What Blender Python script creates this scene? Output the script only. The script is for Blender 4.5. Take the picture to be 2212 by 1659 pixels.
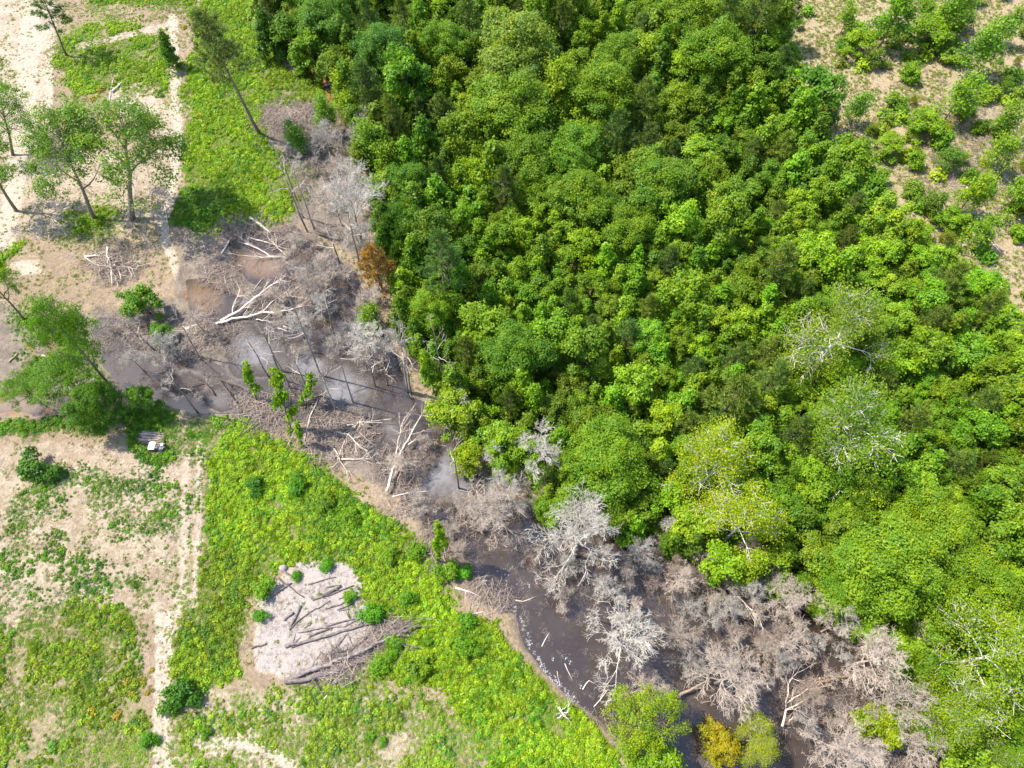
import bpy, math, random
import numpy as np
from mathutils import Vector, Quaternion, Matrix

for o in list(bpy.data.objects):
    bpy.data.objects.remove(o)
SC = bpy.context.scene
COL = SC.collection
R = math.radians

# ------------------------------------------------------------------ camera, sky, sun, exposure
CAM_H, TILT, HFOV = 90.0, R(27.0), R(71.6)
cam_d = bpy.data.cameras.new('camera')
cam_d.sensor_fit = 'HORIZONTAL'; cam_d.sensor_width = 36.0
cam_d.lens = 18.0 / math.tan(HFOV / 2)
cam_d.clip_start = 1.0; cam_d.clip_end = 9000.0
cam = bpy.data.objects.new('camera', cam_d); COL.objects.link(cam)
cam.location = (0, 0, CAM_H); cam.rotation_euler = (TILT, 0, 0)
SC.camera = cam

SUN_AZ, SUN_EL = math.atan2(-0.94, 0.34), R(58.0)        # azimuth measured from +Y towards +X
sun_dir = Vector((math.sin(SUN_AZ) * math.cos(SUN_EL), math.cos(SUN_AZ) * math.cos(SUN_EL), math.sin(SUN_EL)))
W = bpy.data.worlds.new('World'); SC.world = W; W.use_nodes = True
wn = W.node_tree.nodes; wn.clear()
sky = wn.new('ShaderNodeTexSky'); sky.sky_type = 'NISHITA'; sky.sun_disc = False
sky.sun_elevation = SUN_EL; sky.sun_rotation = SUN_AZ
bg = wn.new('ShaderNodeBackground'); bg.inputs['Strength'].default_value = 0.15
wo = wn.new('ShaderNodeOutputWorld')
W.node_tree.links.new(sky.outputs[0], bg.inputs[0]); W.node_tree.links.new(bg.outputs[0], wo.inputs[0])
sun_l = bpy.data.lights.new('sun', 'SUN'); sun_l.energy = 3.7; sun_l.angle = R(0.55); sun_l.color = (1.0, 0.95, 0.86)
sun = bpy.data.objects.new('sun', sun_l); COL.objects.link(sun)
sun.rotation_euler = sun_dir.to_track_quat('Z', 'Y').to_euler(); sun.location = (0, 0, 150)
vs = SC.view_settings
vs.view_transform = 'Standard'; vs.look = 'None'; vs.gamma = 1.0; vs.use_curve_mapping = False
vs.exposure = 1.76
SC.cycles.max_bounces = 6; SC.cycles.diffuse_bounces = 3; SC.cycles.glossy_bounces = 2
SC.cycles.transmission_bounces = 3; SC.cycles.transparent_max_bounces = 4

# ------------------------------------------------------------------ layout helpers
FPX = 1106.0 / math.tan(HFOV / 2)          # the photograph is surveyed on a 2212 x 1659 sheet
cT, sT = math.cos(TILT), math.sin(TILT)

def P(u, v, z=0.0):
    """survey sheet position -> point of the place at height z"""
    cx, cy = (u - 1106.0) / FPX, (829.5 - v) / FPX
    d = (cx, cy * cT + sT, cy * sT - cT)
    t = (z - CAM_H) / d[2]
    return Vector((d[0] * t, d[1] * t, z))

def to_sheet(x, y, z=0.0):
    zz = z - CAM_H
    yc = y * cT + zz * sT
    dc = y * sT - zz * cT
    return 1106.0 + FPX * x / dc, 829.5 - FPX * yc / dc

def mpp(u, v):
    """metres per survey unit on the ground across the view"""
    a = P(u, v)
    return (a.y * sT + CAM_H * cT) / FPX

def solve_top(ub, vb, ut, vt, hmax=30.0):
    b = P(ub, vb); best = None
    for i in range(8, int(hmax * 4)):
        z = i * 0.25
        q = P(ut, vt, z); e = (q.xy - b.xy).length
        if best is None or e < best[0]:
            best = (e, z, q)
    return b, best[2]

def hash2(ix, iy, seed):
    h = (ix.astype(np.int64) * 374761393 + iy.astype(np.int64) * 668265263 + seed * 1442695041) & 0xFFFFFFFF
    h = ((h ^ (h >> 13)) * 1274126177) & 0xFFFFFFFF
    return ((h ^ (h >> 16)) & 0xFFFF) / 65535.0

def vnoise(x, y, size, seed=0, oct=3):
    out = np.zeros_like(x); amp, tot = 1.0, 0.0
    for k in range(oct):
        s = size / (2 ** k)
        fx, fy = x / s, y / s
        ix, iy = np.floor(fx), np.floor(fy)
        tx, ty = fx - ix, fy - iy
        tx, ty = tx * tx * (3 - 2 * tx), ty * ty * (3 - 2 * ty)
        a = hash2(ix, iy, seed + k); b = hash2(ix + 1, iy, seed + k)
        c = hash2(ix, iy + 1, seed + k); d = hash2(ix + 1, iy + 1, seed + k)
        out += amp * ((a * (1 - tx) + b * tx) * (1 - ty) + (c * (1 - tx) + d * tx) * ty)
        tot += amp; amp *= 0.55
    return out / tot

def sstep(a, b, x):
    t = np.clip((x - a) / (b - a), 0, 1)
    return t * t * (3 - 2 * t)

def poly_sd(u, v, poly):
    """signed distance, positive inside"""
    n = len(poly); inside = np.zeros(u.shape, bool); d2 = np.full(u.shape, 1e12)
    for i in range(n):
        x1, y1 = poly[i]; x2, y2 = poly[(i + 1) % n]
        c = ((y1 > v) != (y2 > v)) & (u < (x2 - x1) * (v - y1) / ((y2 - y1) if y2 != y1 else 1e-9) + x1)
        inside ^= c
        ex, ey = x2 - x1, y2 - y1
        t = np.clip(((u - x1) * ex + (v - y1) * ey) / (ex * ex + ey * ey + 1e-9), 0, 1)
        d2 = np.minimum(d2, (u - x1 - t * ex) ** 2 + (v - y1 - t * ey) ** 2)
    d = np.sqrt(d2)
    return np.where(inside, d, -d)

def line_d(u, v, pts):
    d2 = np.full(u.shape, 1e12)
    for (x1, y1), (x2, y2) in zip(pts[:-1], pts[1:]):
        ex, ey = x2 - x1, y2 - y1
        t = np.clip(((u - x1) * ex + (v - y1) * ey) / (ex * ex + ey * ey + 1e-9), 0, 1)
        d2 = np.minimum(d2, (u - x1 - t * ex) ** 2 + (v - y1 - t * ey) ** 2)
    return np.sqrt(d2)

# ------------------------------------------------------------------ regions of the place (survey sheet outlines)
FOREST = [(545, -90), (560, 60), (600, 105), (660, 145), (725, 165), (765, 250), (795, 330), (805, 420), (815, 520),
          (855, 600), (865, 690), (905, 780), (965, 860), (1010, 950), (1090, 1000), (1200, 1080), (1400, 1150), (1560, 1220),
          (1700, 1280), (1850, 1350), (1960, 1430), (2060, 1550), (2120, 1760), (2480, 1760), (2480, 700), (2200, 690), (2150, 600),
          (2040, 545), (1930, 470), (1850, 340), (1760, 255), (1715, 130), (1690, -90)]
CLEARING = [(1690, -90), (1715, 130), (1760, 255), (1850, 320), (1930, 440), (2030, 520), (2140, 580), (2200, 690), (2480, 700), (2480, -90)]
POND = [(640, 488), (700, 545), (770, 590), (800, 680), (855, 770), (890, 860), (960, 890), (1000, 990), (1080, 1070), (1200, 1110),
        (1400, 1150), (1560, 1220), (1700, 1300), (1820, 1380), (1920, 1460), (2010, 1560), (2080, 1740), (1480, 1740), (1400, 1630), (1340, 1592),
        (1290, 1552), (1240, 1512), (1182, 1455), (1140, 1395), (1120, 1330), (1065, 1300), (1045, 1250), (985, 1185), (940, 1170),
        (890, 1090), (830, 1025), (790, 965), (690, 925), (610, 895), (545, 868), (525, 885), (420, 890), (350, 880), (270, 840), (225, 790),
        (200, 715), (215, 680), (290, 690), (350, 715), (430, 765), (475, 790), (492, 755), (450, 715), (415, 660), (405, 612), (470, 620),
        (520, 640), (570, 620), (505, 560), (490, 520), (560, 505)]
PUDDLES = [[(400, 600), (440, 596), (484, 640), (486, 702), (450, 722), (412, 690)], [(498, 522), (560, 512), (640, 556), (655, 602), (600, 626), (540, 608), (503, 572)],
           [(60, 735), (100, 728), (135, 745), (115, 765), (75, 762)],
           [(-40, 860), (40, 850), (130, 858), (205, 868), (190, 892), (90, 895), (20, 885), (-40, 890)],
           [(628, 112), (660, 125), (700, 150), (722, 165), (726, 200), (715, 205), (706, 170), (660, 140), (625, 122)]]
MUD = [[(380, 520), (470, 490), (560, 470), (640, 480), (700, 560), (760, 640), (620, 640), (540, 780), (470, 820), (390, 720), (380, 620)],
       [(-40, 650), (120, 690), (220, 660), (380, 640), (480, 700), (520, 900), (380, 905), (240, 860), (200, 900), (-40, 905)],
       [(560, 860), (700, 900), (800, 960), (860, 1060), (960, 1140), (1060, 1280), (1130, 1310), (1140, 1340), (1050, 1310), (980, 1220),
        (860, 1080), (700, 990), (640, 940), (540, 900)],
       [(560, 205), (720, 225), (770, 330), (800, 480), (760, 560), (640, 480), (560, 330)]]
WEEDS = [  # outline, density, tone: 0 lime, 1 olive, 2 deep green, 3 pale
    ([(470, -90), (545, -90), (575, 80), (630, 135), (720, 180), (745, 235), (620, 225), (585, 215), (590, 290), (650, 380), (660, 450), (600, 485), (430, 500),
      (392, 470), (385, 400), (402, 250), (415, 100)], 0.88, 0),
    ([(560, 150), (640, 135), (735, 190), (740, 240), (640, 215), (575, 215)], 0.9, 1),
    ([(130, 30), (300, 62), (400, 75), (415, 215), (330, 180), (240, 205), (140, 225), (105, 130)], 0.68, 0),
    ([(150, -90), (480, -90), (470, 45), (350, 45), (210, 20)], 0.66, 0),
    ([(140, 185), (240, 190), (250, 225), (150, 235)], 0.75, 0),
    ([(-60, 505), (55, 505), (25, 610), (-60, 640)], 0.8, 0),
    ([(-60, 100), (35, 90), (30, 150), (-60, 160)], 0.5, 1),
    ([(140, 445), (280, 450), (290, 500), (220, 530), (140, 505)], 0.75, 0),
    ([(375, 400), (470, 400), (490, 470), (430, 510), (372, 480)], 0.9, 2),
    ([(640, 240), (740, 240), (760, 340), (650, 330)], 0.66, 1), ([(600, 330), (690, 330), (720, 400), (660, 440)], 0.6, 1),
    ([(430, 930), (520, 895), (640, 962), (760, 1035), (860, 1095), (950, 1165), (975, 1215), (1010, 1290), (1015, 1330), (900, 1330), (800, 1330), (745, 1215),
      (640, 1212), (560, 1270), (535, 1380), (560, 1470), (420, 1500), (375, 1420), (425, 1210), (440, 1050)], 0.85, 0),
    ([(400, 1180), (560, 1200), (600, 1240), (545, 1300), (530, 1420), (420, 1480), (380, 1420)], 0.72, 1),
    ([(950, 1290), (1060, 1335), (1105, 1345), (1135, 1400), (1180, 1465), (1290, 1562), (1338, 1605), (1360, 1760), (1080, 1760), (1010, 1560), (960, 1480),
      (880, 1480), (800, 1450), (790, 1390), (860, 1340)], 0.97, 0),
    ([(-60, 1345), (120, 1290), (330, 1265), (322, 1760), (-60, 1760)], 0.62, 1),
    ([(150, 1480), (326, 1520), (324, 1760), (-60, 1760), (-60, 1640)], 0.72, 3),
    ([(-60, 1060), (180, 1010), (430, 1000), (430, 1250), (330, 1265), (120, 1300), (-60, 1350)], 0.46, 2),
    ([(360, 1460), (560, 1480), (830, 1450), (1010, 1560), (1090, 1760), (350, 1760)], 0.62, 3),
    ([(262, 880), (385, 880), (388, 975), (345, 1010), (272, 968)], 0.95, 2),
    ([(-60, 895), (100, 905), (250, 890), (262, 920), (150, 955), (-60, 935)], 0.9, 2),
    ([(375, 760), (470, 765), (480, 815), (400, 825)], 0.7, 2),
    ([(385, 890), (480, 880), (560, 900), (470, 935), (400, 985)], 0.8, 2),
    ([(60, 690), (160, 690), (220, 860), (0, 850)], 0.7, 2),
]
TRACKS = [([(68, -60), (66, 60), (58, 180), (40, 330), (10, 520)], 26, 0.9), ([(112, -60), (108, 90), (105, 200), (100, 300)], 12, 0.7),
          ([(372, 40), (378, 160), (384, 300), (372, 420), (352, 500), (372, 560), (400, 625), (445, 690)], 13, 0.75),
          ([(430, 960), (429, 1100), (426, 1200), (420, 1310)], 9, 0.62), ([(404, 985), (400, 1100), (397, 1200), (394, 1310)], 8, 0.62), ([(394, 1290), (376, 1330), (362, 1380)], 20, 0.55),
          ([(364, 1330), (363, 1480), (359, 1600), (358, 1760)], 8, 0.85), ([(343, 1330), (341, 1480), (337, 1600), (336, 1760)], 8, 0.85), ([(351, 1300), (350, 1760)], 18, 0.42),
          ([(430, 1603), (515, 1602), (600, 1630), (660, 1690)], 11, 0.95), ([(445, 1625), (520, 1630), (580, 1655)], 5, 0.7),
          ([(170, 100), (280, 75), (380, 50)], 9, 0.6)]
SANDS = [([(225, 180), (330, 175), (385, 240), (390, 330), (310, 270), (250, 240)], 0.55), ([(-60, -60), (130, -60), (120, 200), (90, 320), (-60, 360)], 0.55),
         ([(20, 330), (390, 300), (385, 480), (20, 520)], 0.45), ([(20, 575), (80, 570), (90, 600), (40, 605)], 0.9), ([(-60, 960), (250, 960), (430, 1000), (440, 1300), (330, 1340), (120, 1320), (-60, 1420)], 0.42), ([(350, 1480), (900, 1490), (1050, 1760), (330, 1760)], 0.45),
         ([(560, 1280), (640, 1212), (740, 1215), (800, 1310), (880, 1340), (800, 1420), (700, 1470), (620, 1470), (560, 1450), (540, 1380)], 1.0),
         ([(600, 1500), (690, 1500), (690, 1550), (600, 1540)], 0.8), ([(780, 1510), (900, 1520), (900, 1570), (790, 1570)], 0.5),
         ([(10, 1495), (80, 1485), (60, 1540), (10, 1560)], 0.6), ([(560, 1100), (640, 1090), (620, 1150)], 0.3)]
ASH_I = [i for i, q in enumerate(SANDS) if q[1] == 1.0][0]
SKY_SHEEN = [  # pale cloud and sky reflections painted on the pond: centre, radii, turn, strength
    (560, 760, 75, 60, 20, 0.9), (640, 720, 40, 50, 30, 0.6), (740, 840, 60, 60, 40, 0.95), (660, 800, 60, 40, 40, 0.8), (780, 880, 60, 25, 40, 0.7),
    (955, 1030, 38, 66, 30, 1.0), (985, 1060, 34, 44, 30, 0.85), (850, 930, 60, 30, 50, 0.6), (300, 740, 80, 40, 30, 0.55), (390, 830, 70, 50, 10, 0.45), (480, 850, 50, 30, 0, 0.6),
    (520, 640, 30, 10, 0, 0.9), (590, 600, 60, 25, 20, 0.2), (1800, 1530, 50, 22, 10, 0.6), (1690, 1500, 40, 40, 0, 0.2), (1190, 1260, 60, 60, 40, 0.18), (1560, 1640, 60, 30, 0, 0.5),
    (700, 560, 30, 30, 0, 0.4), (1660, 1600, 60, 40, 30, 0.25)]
SILT = [(560, 570, 60, 32, 10, 1.0), (440, 640, 50, 40, 40, 1.0), (100, 745, 45, 25, 0, 1.0), (30, 870, 250, 30, 0, 0.8), (680, 150, 80, 60, 0, 1.3), (725, 190, 30, 40, 0, 1.3),
        (700, 620, 50, 40, 20, 0.5), (960, 900, 30, 40, 20, 0.7)]
DARKS = [(1250, 1400, 200, 160, 40, 0.2)]

def blobs(u, v, lst):
    out = np.zeros(u.shape)
    for cx, cy, rx, ry, a, s in lst:
        ca, sa = math.cos(R(a)), math.sin(R(a))
        dx, dy = u - cx, v - cy
        q = ((dx * ca + dy * sa) / rx) ** 2 + ((-dx * sa + dy * ca) / ry) ** 2
        out = np.maximum(out, s * np.exp(-q * 0.9))
    return out

def fields(x, y):
    u, v = to_sheet(x, y)
    wu = (vnoise(x, y, 6.0, 11) - 0.5) * 44; wv = (vnoise(x, y, 6.0, 29) - 0.5) * 44
    bu = (vnoise(x, y, 15.0, 13) - 0.5) * 110; bv = (vnoise(x, y, 15.0, 31) - 0.5) * 110
    uu, vv = u + wu, v + wv
    f = {}
    pond = poly_sd(u + wu * 0.45, v + wv * 0.45, POND)
    for p in PUDDLES: pond = np.maximum(pond, poly_sd(u + wu * 0.3, v + wv * 0.3, p))
    f['pond'] = pond
    mud = np.zeros(u.shape)
    for p in MUD: mud = np.maximum(mud, sstep(-22, 22, poly_sd(uu, vv, p)))
    f['mud'] = np.maximum(mud, sstep(-16, 0, pond))
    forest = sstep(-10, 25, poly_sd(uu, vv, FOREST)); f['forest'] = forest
    f['clear'] = sstep(-12, 12, poly_sd(uu, vv, CLEARING))
    g = np.zeros(u.shape); tone = [np.zeros(u.shape) for _ in range(4)]
    for poly, s, t in WEEDS:
        m = (sstep(-15, 18, poly_sd(uu + bu * .3, vv + bv * .3, poly)) if s > .86 else sstep(-30, 30, poly_sd(u + bu, v + bv, poly))) * s
        m = m * (0.75 + 0.5 * vnoise(x, y, 7.0, 211)) if s < .86 else m
        if s < 0.75: g = np.maximum(g, m) if t != 1 or s != 0.6 else np.where(m > 0.01, np.minimum(np.maximum(g, m), 1 - (1 - s) * m / s), g)
        else: g = np.maximum(g, m)
        for k in range(4): tone[k] *= (1 - m)
        tone[t] += m
    sand = np.zeros(u.shape)
    for poly, s in SANDS: sand = np.maximum(sand, sstep(-12, 14, poly_sd(uu, vv, poly)) * s)
    ash = sstep(-16, 20, poly_sd(u + wu * 1.5, v + wv * 1.5, SANDS[ASH_I][0]))
    tr = np.zeros(u.shape)
    for pts, w, s in TRACKS: tr = np.maximum(tr, s * sstep(w * 1.25, w * 0.55, line_d(u + wu * .05, v + wv * .05, pts)))
    g = g * (1 - 0.85 * tr) * (1 - 0.84 * ash)
    wet = sstep(-4, 4, pond)
    g = g * (1 - sstep(-8, 2, pond))
    g = g * (1 - 0.9 * np.exp(-((u - 328) / 30) ** 4 - ((v - 944) / 15) ** 4)) * (1 - 0.9 * np.exp(-((u - 343) / 17) ** 4 - ((v - 968) / 11) ** 4))
    f['g'] = g * (1 - forest); f['tone'] = tone
    f['sand'] = np.maximum(sand, tr) * (1 - forest); f['ash'] = ash
    f['silt'] = blobs(u, v, SILT); f['sky_sheen'] = blobs(uu, vv, SKY_SHEEN)
    f['u'], f['v'] = u, v
    return f

# ------------------------------------------------------------------ materials
def mat(name):
    m = bpy.data.materials.new(name); m.use_nodes = True
    nt = m.node_tree; nt.nodes.clear()
    out = nt.nodes.new('ShaderNodeOutputMaterial')
    return m, nt, out

def N(nt, t, **kw):
    n = nt.nodes.new(t)
    for k, val in kw.items():
        setattr(n, k, val)
    return n

def noise_n(nt, co, scale, detail=3.0, rough=0.6):
    n = N(nt, 'ShaderNodeTexNoise'); n.inputs['Scale'].default_value = scale
    n.inputs['Detail'].default_value = detail; n.inputs['Roughness'].default_value = rough
    nt.links.new(co, n.inputs['Vector']); return n.outputs['Fac']

def mth(nt, op, a, b=None):
    n = N(nt, 'ShaderNodeMath', operation=op)
    for i, q in enumerate((a, b)):
        if q is None: continue
        if isinstance(q, (int, float)): n.inputs[i].default_value = q
        else: nt.links.new(q, n.inputs[i])
    return n.outputs[0]

def mixc(nt, fac, a, b, blend='MIX'):
    n = N(nt, 'ShaderNodeMix', data_type='RGBA', blend_type=blend)
    for i, q in ((0, fac), (6, a), (7, b)):
        if isinstance(q, (int, float)): n.inputs[i].default_value = q
        elif isinstance(q, tuple): n.inputs[i].default_value = (*q, 1)
        else: nt.links.new(q, n.inputs[i])
    return n.outputs[2]

def smooth(nt, x, a, b, lo=0.0, hi=1.0):
    n = N(nt, 'ShaderNodeMapRange', interpolation_type='SMOOTHSTEP')
    nt.links.new(x, n.inputs[0])
    for i, q in enumerate((a, b, lo, hi)): n.inputs[i + 1].default_value = q
    return n.outputs[0]

def attr(nt, name, typ='GEOMETRY'):
    n = N(nt, 'ShaderNodeAttribute', attribute_name=name, attribute_type=typ); return n

def principled(nt, col, rough=0.8, spec=0.25, normal=None):
    b = N(nt, 'ShaderNodeBsdfPrincipled')
    if isinstance(col, tuple): b.inputs['Base Color'].default_value = (*col, 1)
    else: nt.links.new(col, b.inputs['Base Color'])
    b.inputs['Roughness'].default_value = rough; b.inputs['Specular IOR Level'].default_value = spec
    if normal is not None: nt.links.new(normal, b.inputs['Normal'])
    return b

def bump(nt, h, strength, dist):
    b = N(nt, 'ShaderNodeBump'); b.inputs['Strength'].default_value = strength; b.inputs['Distance'].default_value = dist
    nt.links.new(h, b.inputs['Height']); return b.outputs[0]

def make_ground_mat():
    m, nt, out = mat('ground_soil')
    co = N(nt, 'ShaderNodeTexCoord').outputs['Object']
    n1, n2, n3, n4 = noise_n(nt, co, 0.09, 4), noise_n(nt, co, 0.5, 5, 0.65), noise_n(nt, co, 2.2, 4, 0.7), noise_n(nt, co, 9.0, 2, 0.6)
    A = lambda k: attr(nt, k).outputs['Fac']
    def th(k, amp, lo, hi, n=n2):
        return smooth(nt, mth(nt, 'ADD', A(k), mth(nt, 'MULTIPLY', mth(nt, 'SUBTRACT', n, 0.5), amp)), lo, hi)
    c = mixc(nt, smooth(nt, n1, 0.35, 0.65), (0.190, 0.138, 0.090), (0.245, 0.185, 0.128))
    c = mixc(nt, smooth(nt, n2, 0.5, 0.66, 0, .7), c, (0.225, 0.185, 0.10))
    c = mixc(nt, smooth(nt, n3, 0.35, 0.62, 0, 0.7), c, (0.125, 0.093, 0.062))
    c = mixc(nt, th('clear', 0.3, 0.3, 0.7), c, mixc(nt, smooth(nt, n3, 0.3, 0.7), (0.270, 0.212, 0.132), (0.175, 0.132, 0.078)))
    c = mixc(nt, th('sand', 0.9, 0.2, 0.75), c, mixc(nt, smooth(nt, n3, 0.35, 0.7), (0.315, 0.262, 0.205), (0.225, 0.175, 0.128)))
    c = mixc(nt, th('ash', 1.2, 0.3, 0.8, n3), c, mixc(nt, smooth(nt, n3, 0.38, 0.62), (0.245, 0.212, 0.188), mixc(nt, smooth(nt, n2, .42, .6), (0.225, 0.192, 0.17), (0.125, 0.102, 0.088))))
    c = mixc(nt, th('mud', 0.5, 0.35, 0.8), c, mixc(nt, smooth(nt, n2, 0.35, 0.65), (0.168, 0.134, 0.102), (0.100, 0.082, 0.065)))
    c = mixc(nt, th('g', 1.3, 0.35, 0.95, n3), c, mixc(nt, smooth(nt, n2, 0.35, 0.65), (0.09, 0.108, 0.022), (0.14, 0.125, 0.055)))
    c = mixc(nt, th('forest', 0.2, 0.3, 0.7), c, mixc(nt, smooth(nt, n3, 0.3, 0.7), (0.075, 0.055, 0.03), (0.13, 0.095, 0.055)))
    c = mixc(nt, th('silt', 0.3, 0.3, 0.8), c, (0.25, 0.10, 0.03))
    c = mixc(nt, smooth(nt, n4, 0.52, 0.68, 0, 0.45), c, mixc(nt, 1.0, c, (0.45, 0.42, 0.38), 'MULTIPLY'))
    c = mixc(nt, smooth(nt, n4, 0.48, 0.34, 0, 0.4), c, mixc(nt, 1.0, c, (1.35, 1.32, 1.25), 'MULTIPLY'))
    h = mth(nt, 'ADD', mth(nt, 'MULTIPLY', n3, 0.6), mth(nt, 'MULTIPLY', n4, 0.4))
    b = principled(nt, c, 0.92, 0.12, bump(nt, h, 0.8, 0.25))
    nt.links.new(b.outputs[0], out.inputs[0]); return m

def make_water_mat():
    m, nt, out = mat('pond_water')
    co = N(nt, 'ShaderNodeTexCoord').outputs['Object']
    n1, n2, n3 = noise_n(nt, co, 0.16, 4, 0.6), noise_n(nt, co, 0.8, 5, 0.65), noise_n(nt, co, 5.0, 3, 0.6)
    A = lambda k: attr(nt, k).outputs['Fac']
    c = mixc(nt, smooth(nt, n1, 0.35, 0.65), (0.026, 0.0185, 0.0145), (0.038, 0.028, 0.022))
    c = mixc(nt, smooth(nt, A('silt'), 0.25, 0.9), c, mixc(nt, smooth(nt, A('silt'), 1.02, 1.2), mixc(nt, n1, (0.12, 0.075, 0.036), (0.105, 0.07, 0.052)), (0.36, 0.13, 0.03)))
    fl = smooth(nt, mth(nt, 'ADD', A('sky_sheen'), mth(nt, 'MULTIPLY', mth(nt, 'SUBTRACT', n1, 0.5), 0.7)), 0.15, 1.05)
    c = mixc(nt, mth(nt, 'MULTIPLY', fl, smooth(nt, n2, 0.2, 0.6, 0.6, 1.0)), c, mixc(nt, n2, (0.105, 0.101, 0.104), (0.165, 0.158, 0.160)))  # painted cloud reflection: pale grey mixed into the water colour
    sp = smooth(nt, n3, 0.66, 0.74)
    c = mixc(nt, mth(nt, 'MULTIPLY', sp, 0.35), c, (0.24, 0.22, 0.2))
    b = principled(nt, c, 0.12, 0.35, bump(nt, n3, 0.06, 0.05))
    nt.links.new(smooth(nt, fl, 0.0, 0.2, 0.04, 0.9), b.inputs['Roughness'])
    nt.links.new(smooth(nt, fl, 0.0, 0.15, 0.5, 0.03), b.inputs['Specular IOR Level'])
    nt.links.new(b.outputs[0], out.inputs[0]); return m

def make_leaf_mat(name, base, transl=0.3, instanced=False, rough=0.5, var=0.5, warm=(1.35, 1.12, 0.55)):
    """leaf colour: base x thing colour x per-leaf variation"""
    m, nt, out = mat(name)
    v = attr(nt, 'v').outputs['Fac']
    if instanced:
        tint = attr(nt, 'tint', 'INSTANCER').outputs['Color']
    else:
        tint = N(nt, 'ShaderNodeObjectInfo').outputs['Color']
    c = mixc(nt, 1.0, tint, base, 'MULTIPLY')
    if not instanced:
        pn = noise_n(nt, N(nt, 'ShaderNodeTexCoord').outputs['Object'], 0.45, 3, 0.6)
        c = mixc(nt, smooth(nt, pn, 0.35, 0.65), mixc(nt, 1.0, c, (0.80, 0.90, 1.15), 'MULTIPLY'), mixc(nt, 1.0, c, (1.22, 1.08, 0.85), 'MULTIPLY'))
    c = mixc(nt, smooth(nt, v, 0.0, 1.0, 0.0, 1.0), mixc(nt, 1.0, c, (1 - var * .8, 1 - var * .72, 1 - var * .5), 'MULTIPLY'), mixc(nt, 1.0, c, warm, 'MULTIPLY'))
    b = principled(nt, c, rough, 0.22)
    tr = N(nt, 'ShaderNodeBsdfTranslucent')
    nt.links.new(mixc(nt, 1.0, c, (1.25, 1.35, 0.5), 'MULTIPLY'), tr.inputs['Color'])
    mx = N(nt, 'ShaderNodeMixShader'); mx.inputs[0].default_value = transl
    nt.links.new(b.outputs[0], mx.inputs[1]); nt.links.new(tr.outputs[0], mx.inputs[2])
    nt.links.new(mx.outputs[0], out.inputs[0]); return m

def make_bark_mat(name, a, b_, scale=3.0, use_tint=True):
    m, nt, out = mat(name)
    co = N(nt, 'ShaderNodeTexCoord').outputs['Object']
    n = noise_n(nt, co, scale, 4, 0.65)
    c = mixc(nt, smooth(nt, n, 0.3, 0.7), a, b_)
    if use_tint:
        c = mixc(nt, 1.0, c, N(nt, 'ShaderNodeObjectInfo').outputs['Color'], 'MULTIPLY')
    bs = principled(nt, c, 0.85, 0.15, bump(nt, n, 0.5, 0.05))
    nt.links.new(bs.outputs[0], out.inputs[0]); return m

def plain(name, col, rough=0.6, spec=0.4):
    m, nt, out = mat(name)
    co = N(nt, 'ShaderNodeTexCoord').outputs['Object']
    n = noise_n(nt, co, 12.0, 3)
    c = mixc(nt, smooth(nt, n, 0.3, 0.7, 0, 0.3), col, tuple(x * 0.7 for x in col))
    b = principled(nt, c, rough, spec)
    nt.links.new(b.outputs[0], out.inputs[0]); return m

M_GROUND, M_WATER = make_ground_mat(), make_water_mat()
M_LEAF = make_leaf_mat('broad_leaf', (0.132, 0.243, 0.012), 0.46)
M_NEEDLE = make_leaf_mat('pine_needle', (0.105, 0.170, 0.024), 0.28, warm=(1.3, 1.15, 0.8))
M_WEED = make_leaf_mat('weed_leaf', (0.168, 0.280, 0.012), 0.38, instanced=True)
M_UNDER = make_leaf_mat('undergrowth_leaf', (0.138, 0.245, 0.013), 0.42, instanced=True)
M_TWIG_I = make_leaf_mat('dry_twig', (0.26, 0.22, 0.185), 0.0, instanced=True, rough=0.85, var=0.45, warm=(1.15, 1.12, 1.1))
M_BARK = make_bark_mat('live_bark', (0.085, 0.068, 0.05), (0.15, 0.12, 0.09))
M_DEAD = make_bark_mat('dead_wood', (0.36, 0.315, 0.275), (0.50, 0.45, 0.40), 2.0)
M_CHAR = make_bark_mat('charred_wood', (0.07, 0.058, 0.055), (0.19, 0.165, 0.155), 2.5)
M_FLOWER = make_leaf_mat('orange_petal', (0.50, 0.235, 0.010), 0.25, warm=(1.1, 1.15, 1.0), var=0.7)

# ------------------------------------------------------------------ mesh helpers
def mesh_np(name, verts, faces, material, fattr=None, pattr=None, smooth_shade=False):
    verts = np.asarray(verts, np.float32); faces = np.asarray(faces, np.int32)
    me = bpy.data.meshes.new(name)
    k = faces.shape[1]
    me.vertices.add(len(verts)); me.vertices.foreach_set('co', verts.ravel())
    me.loops.add(faces.size); me.loops.foreach_set('vertex_index', faces.ravel())
    me.polygons.add(len(faces)); me.polygons.foreach_set('loop_start', np.arange(0, faces.size, k, dtype=np.int32))
    if smooth_shade: me.polygons.foreach_set('use_smooth', np.ones(len(faces), bool))
    for dom, dd in (('FACE', fattr), ('POINT', pattr)):
        for kk, arr in (dd or {}).items():
            a = me.attributes.new(kk, 'FLOAT', dom); a.data.foreach_set('value', np.asarray(arr, np.float32))
    me.update(calc_edges=True)
    if material: me.materials.append(material)
    return me

def unit(a):
    return a / (np.linalg.norm(a, axis=-1, keepdims=True) + 1e-9)

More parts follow.
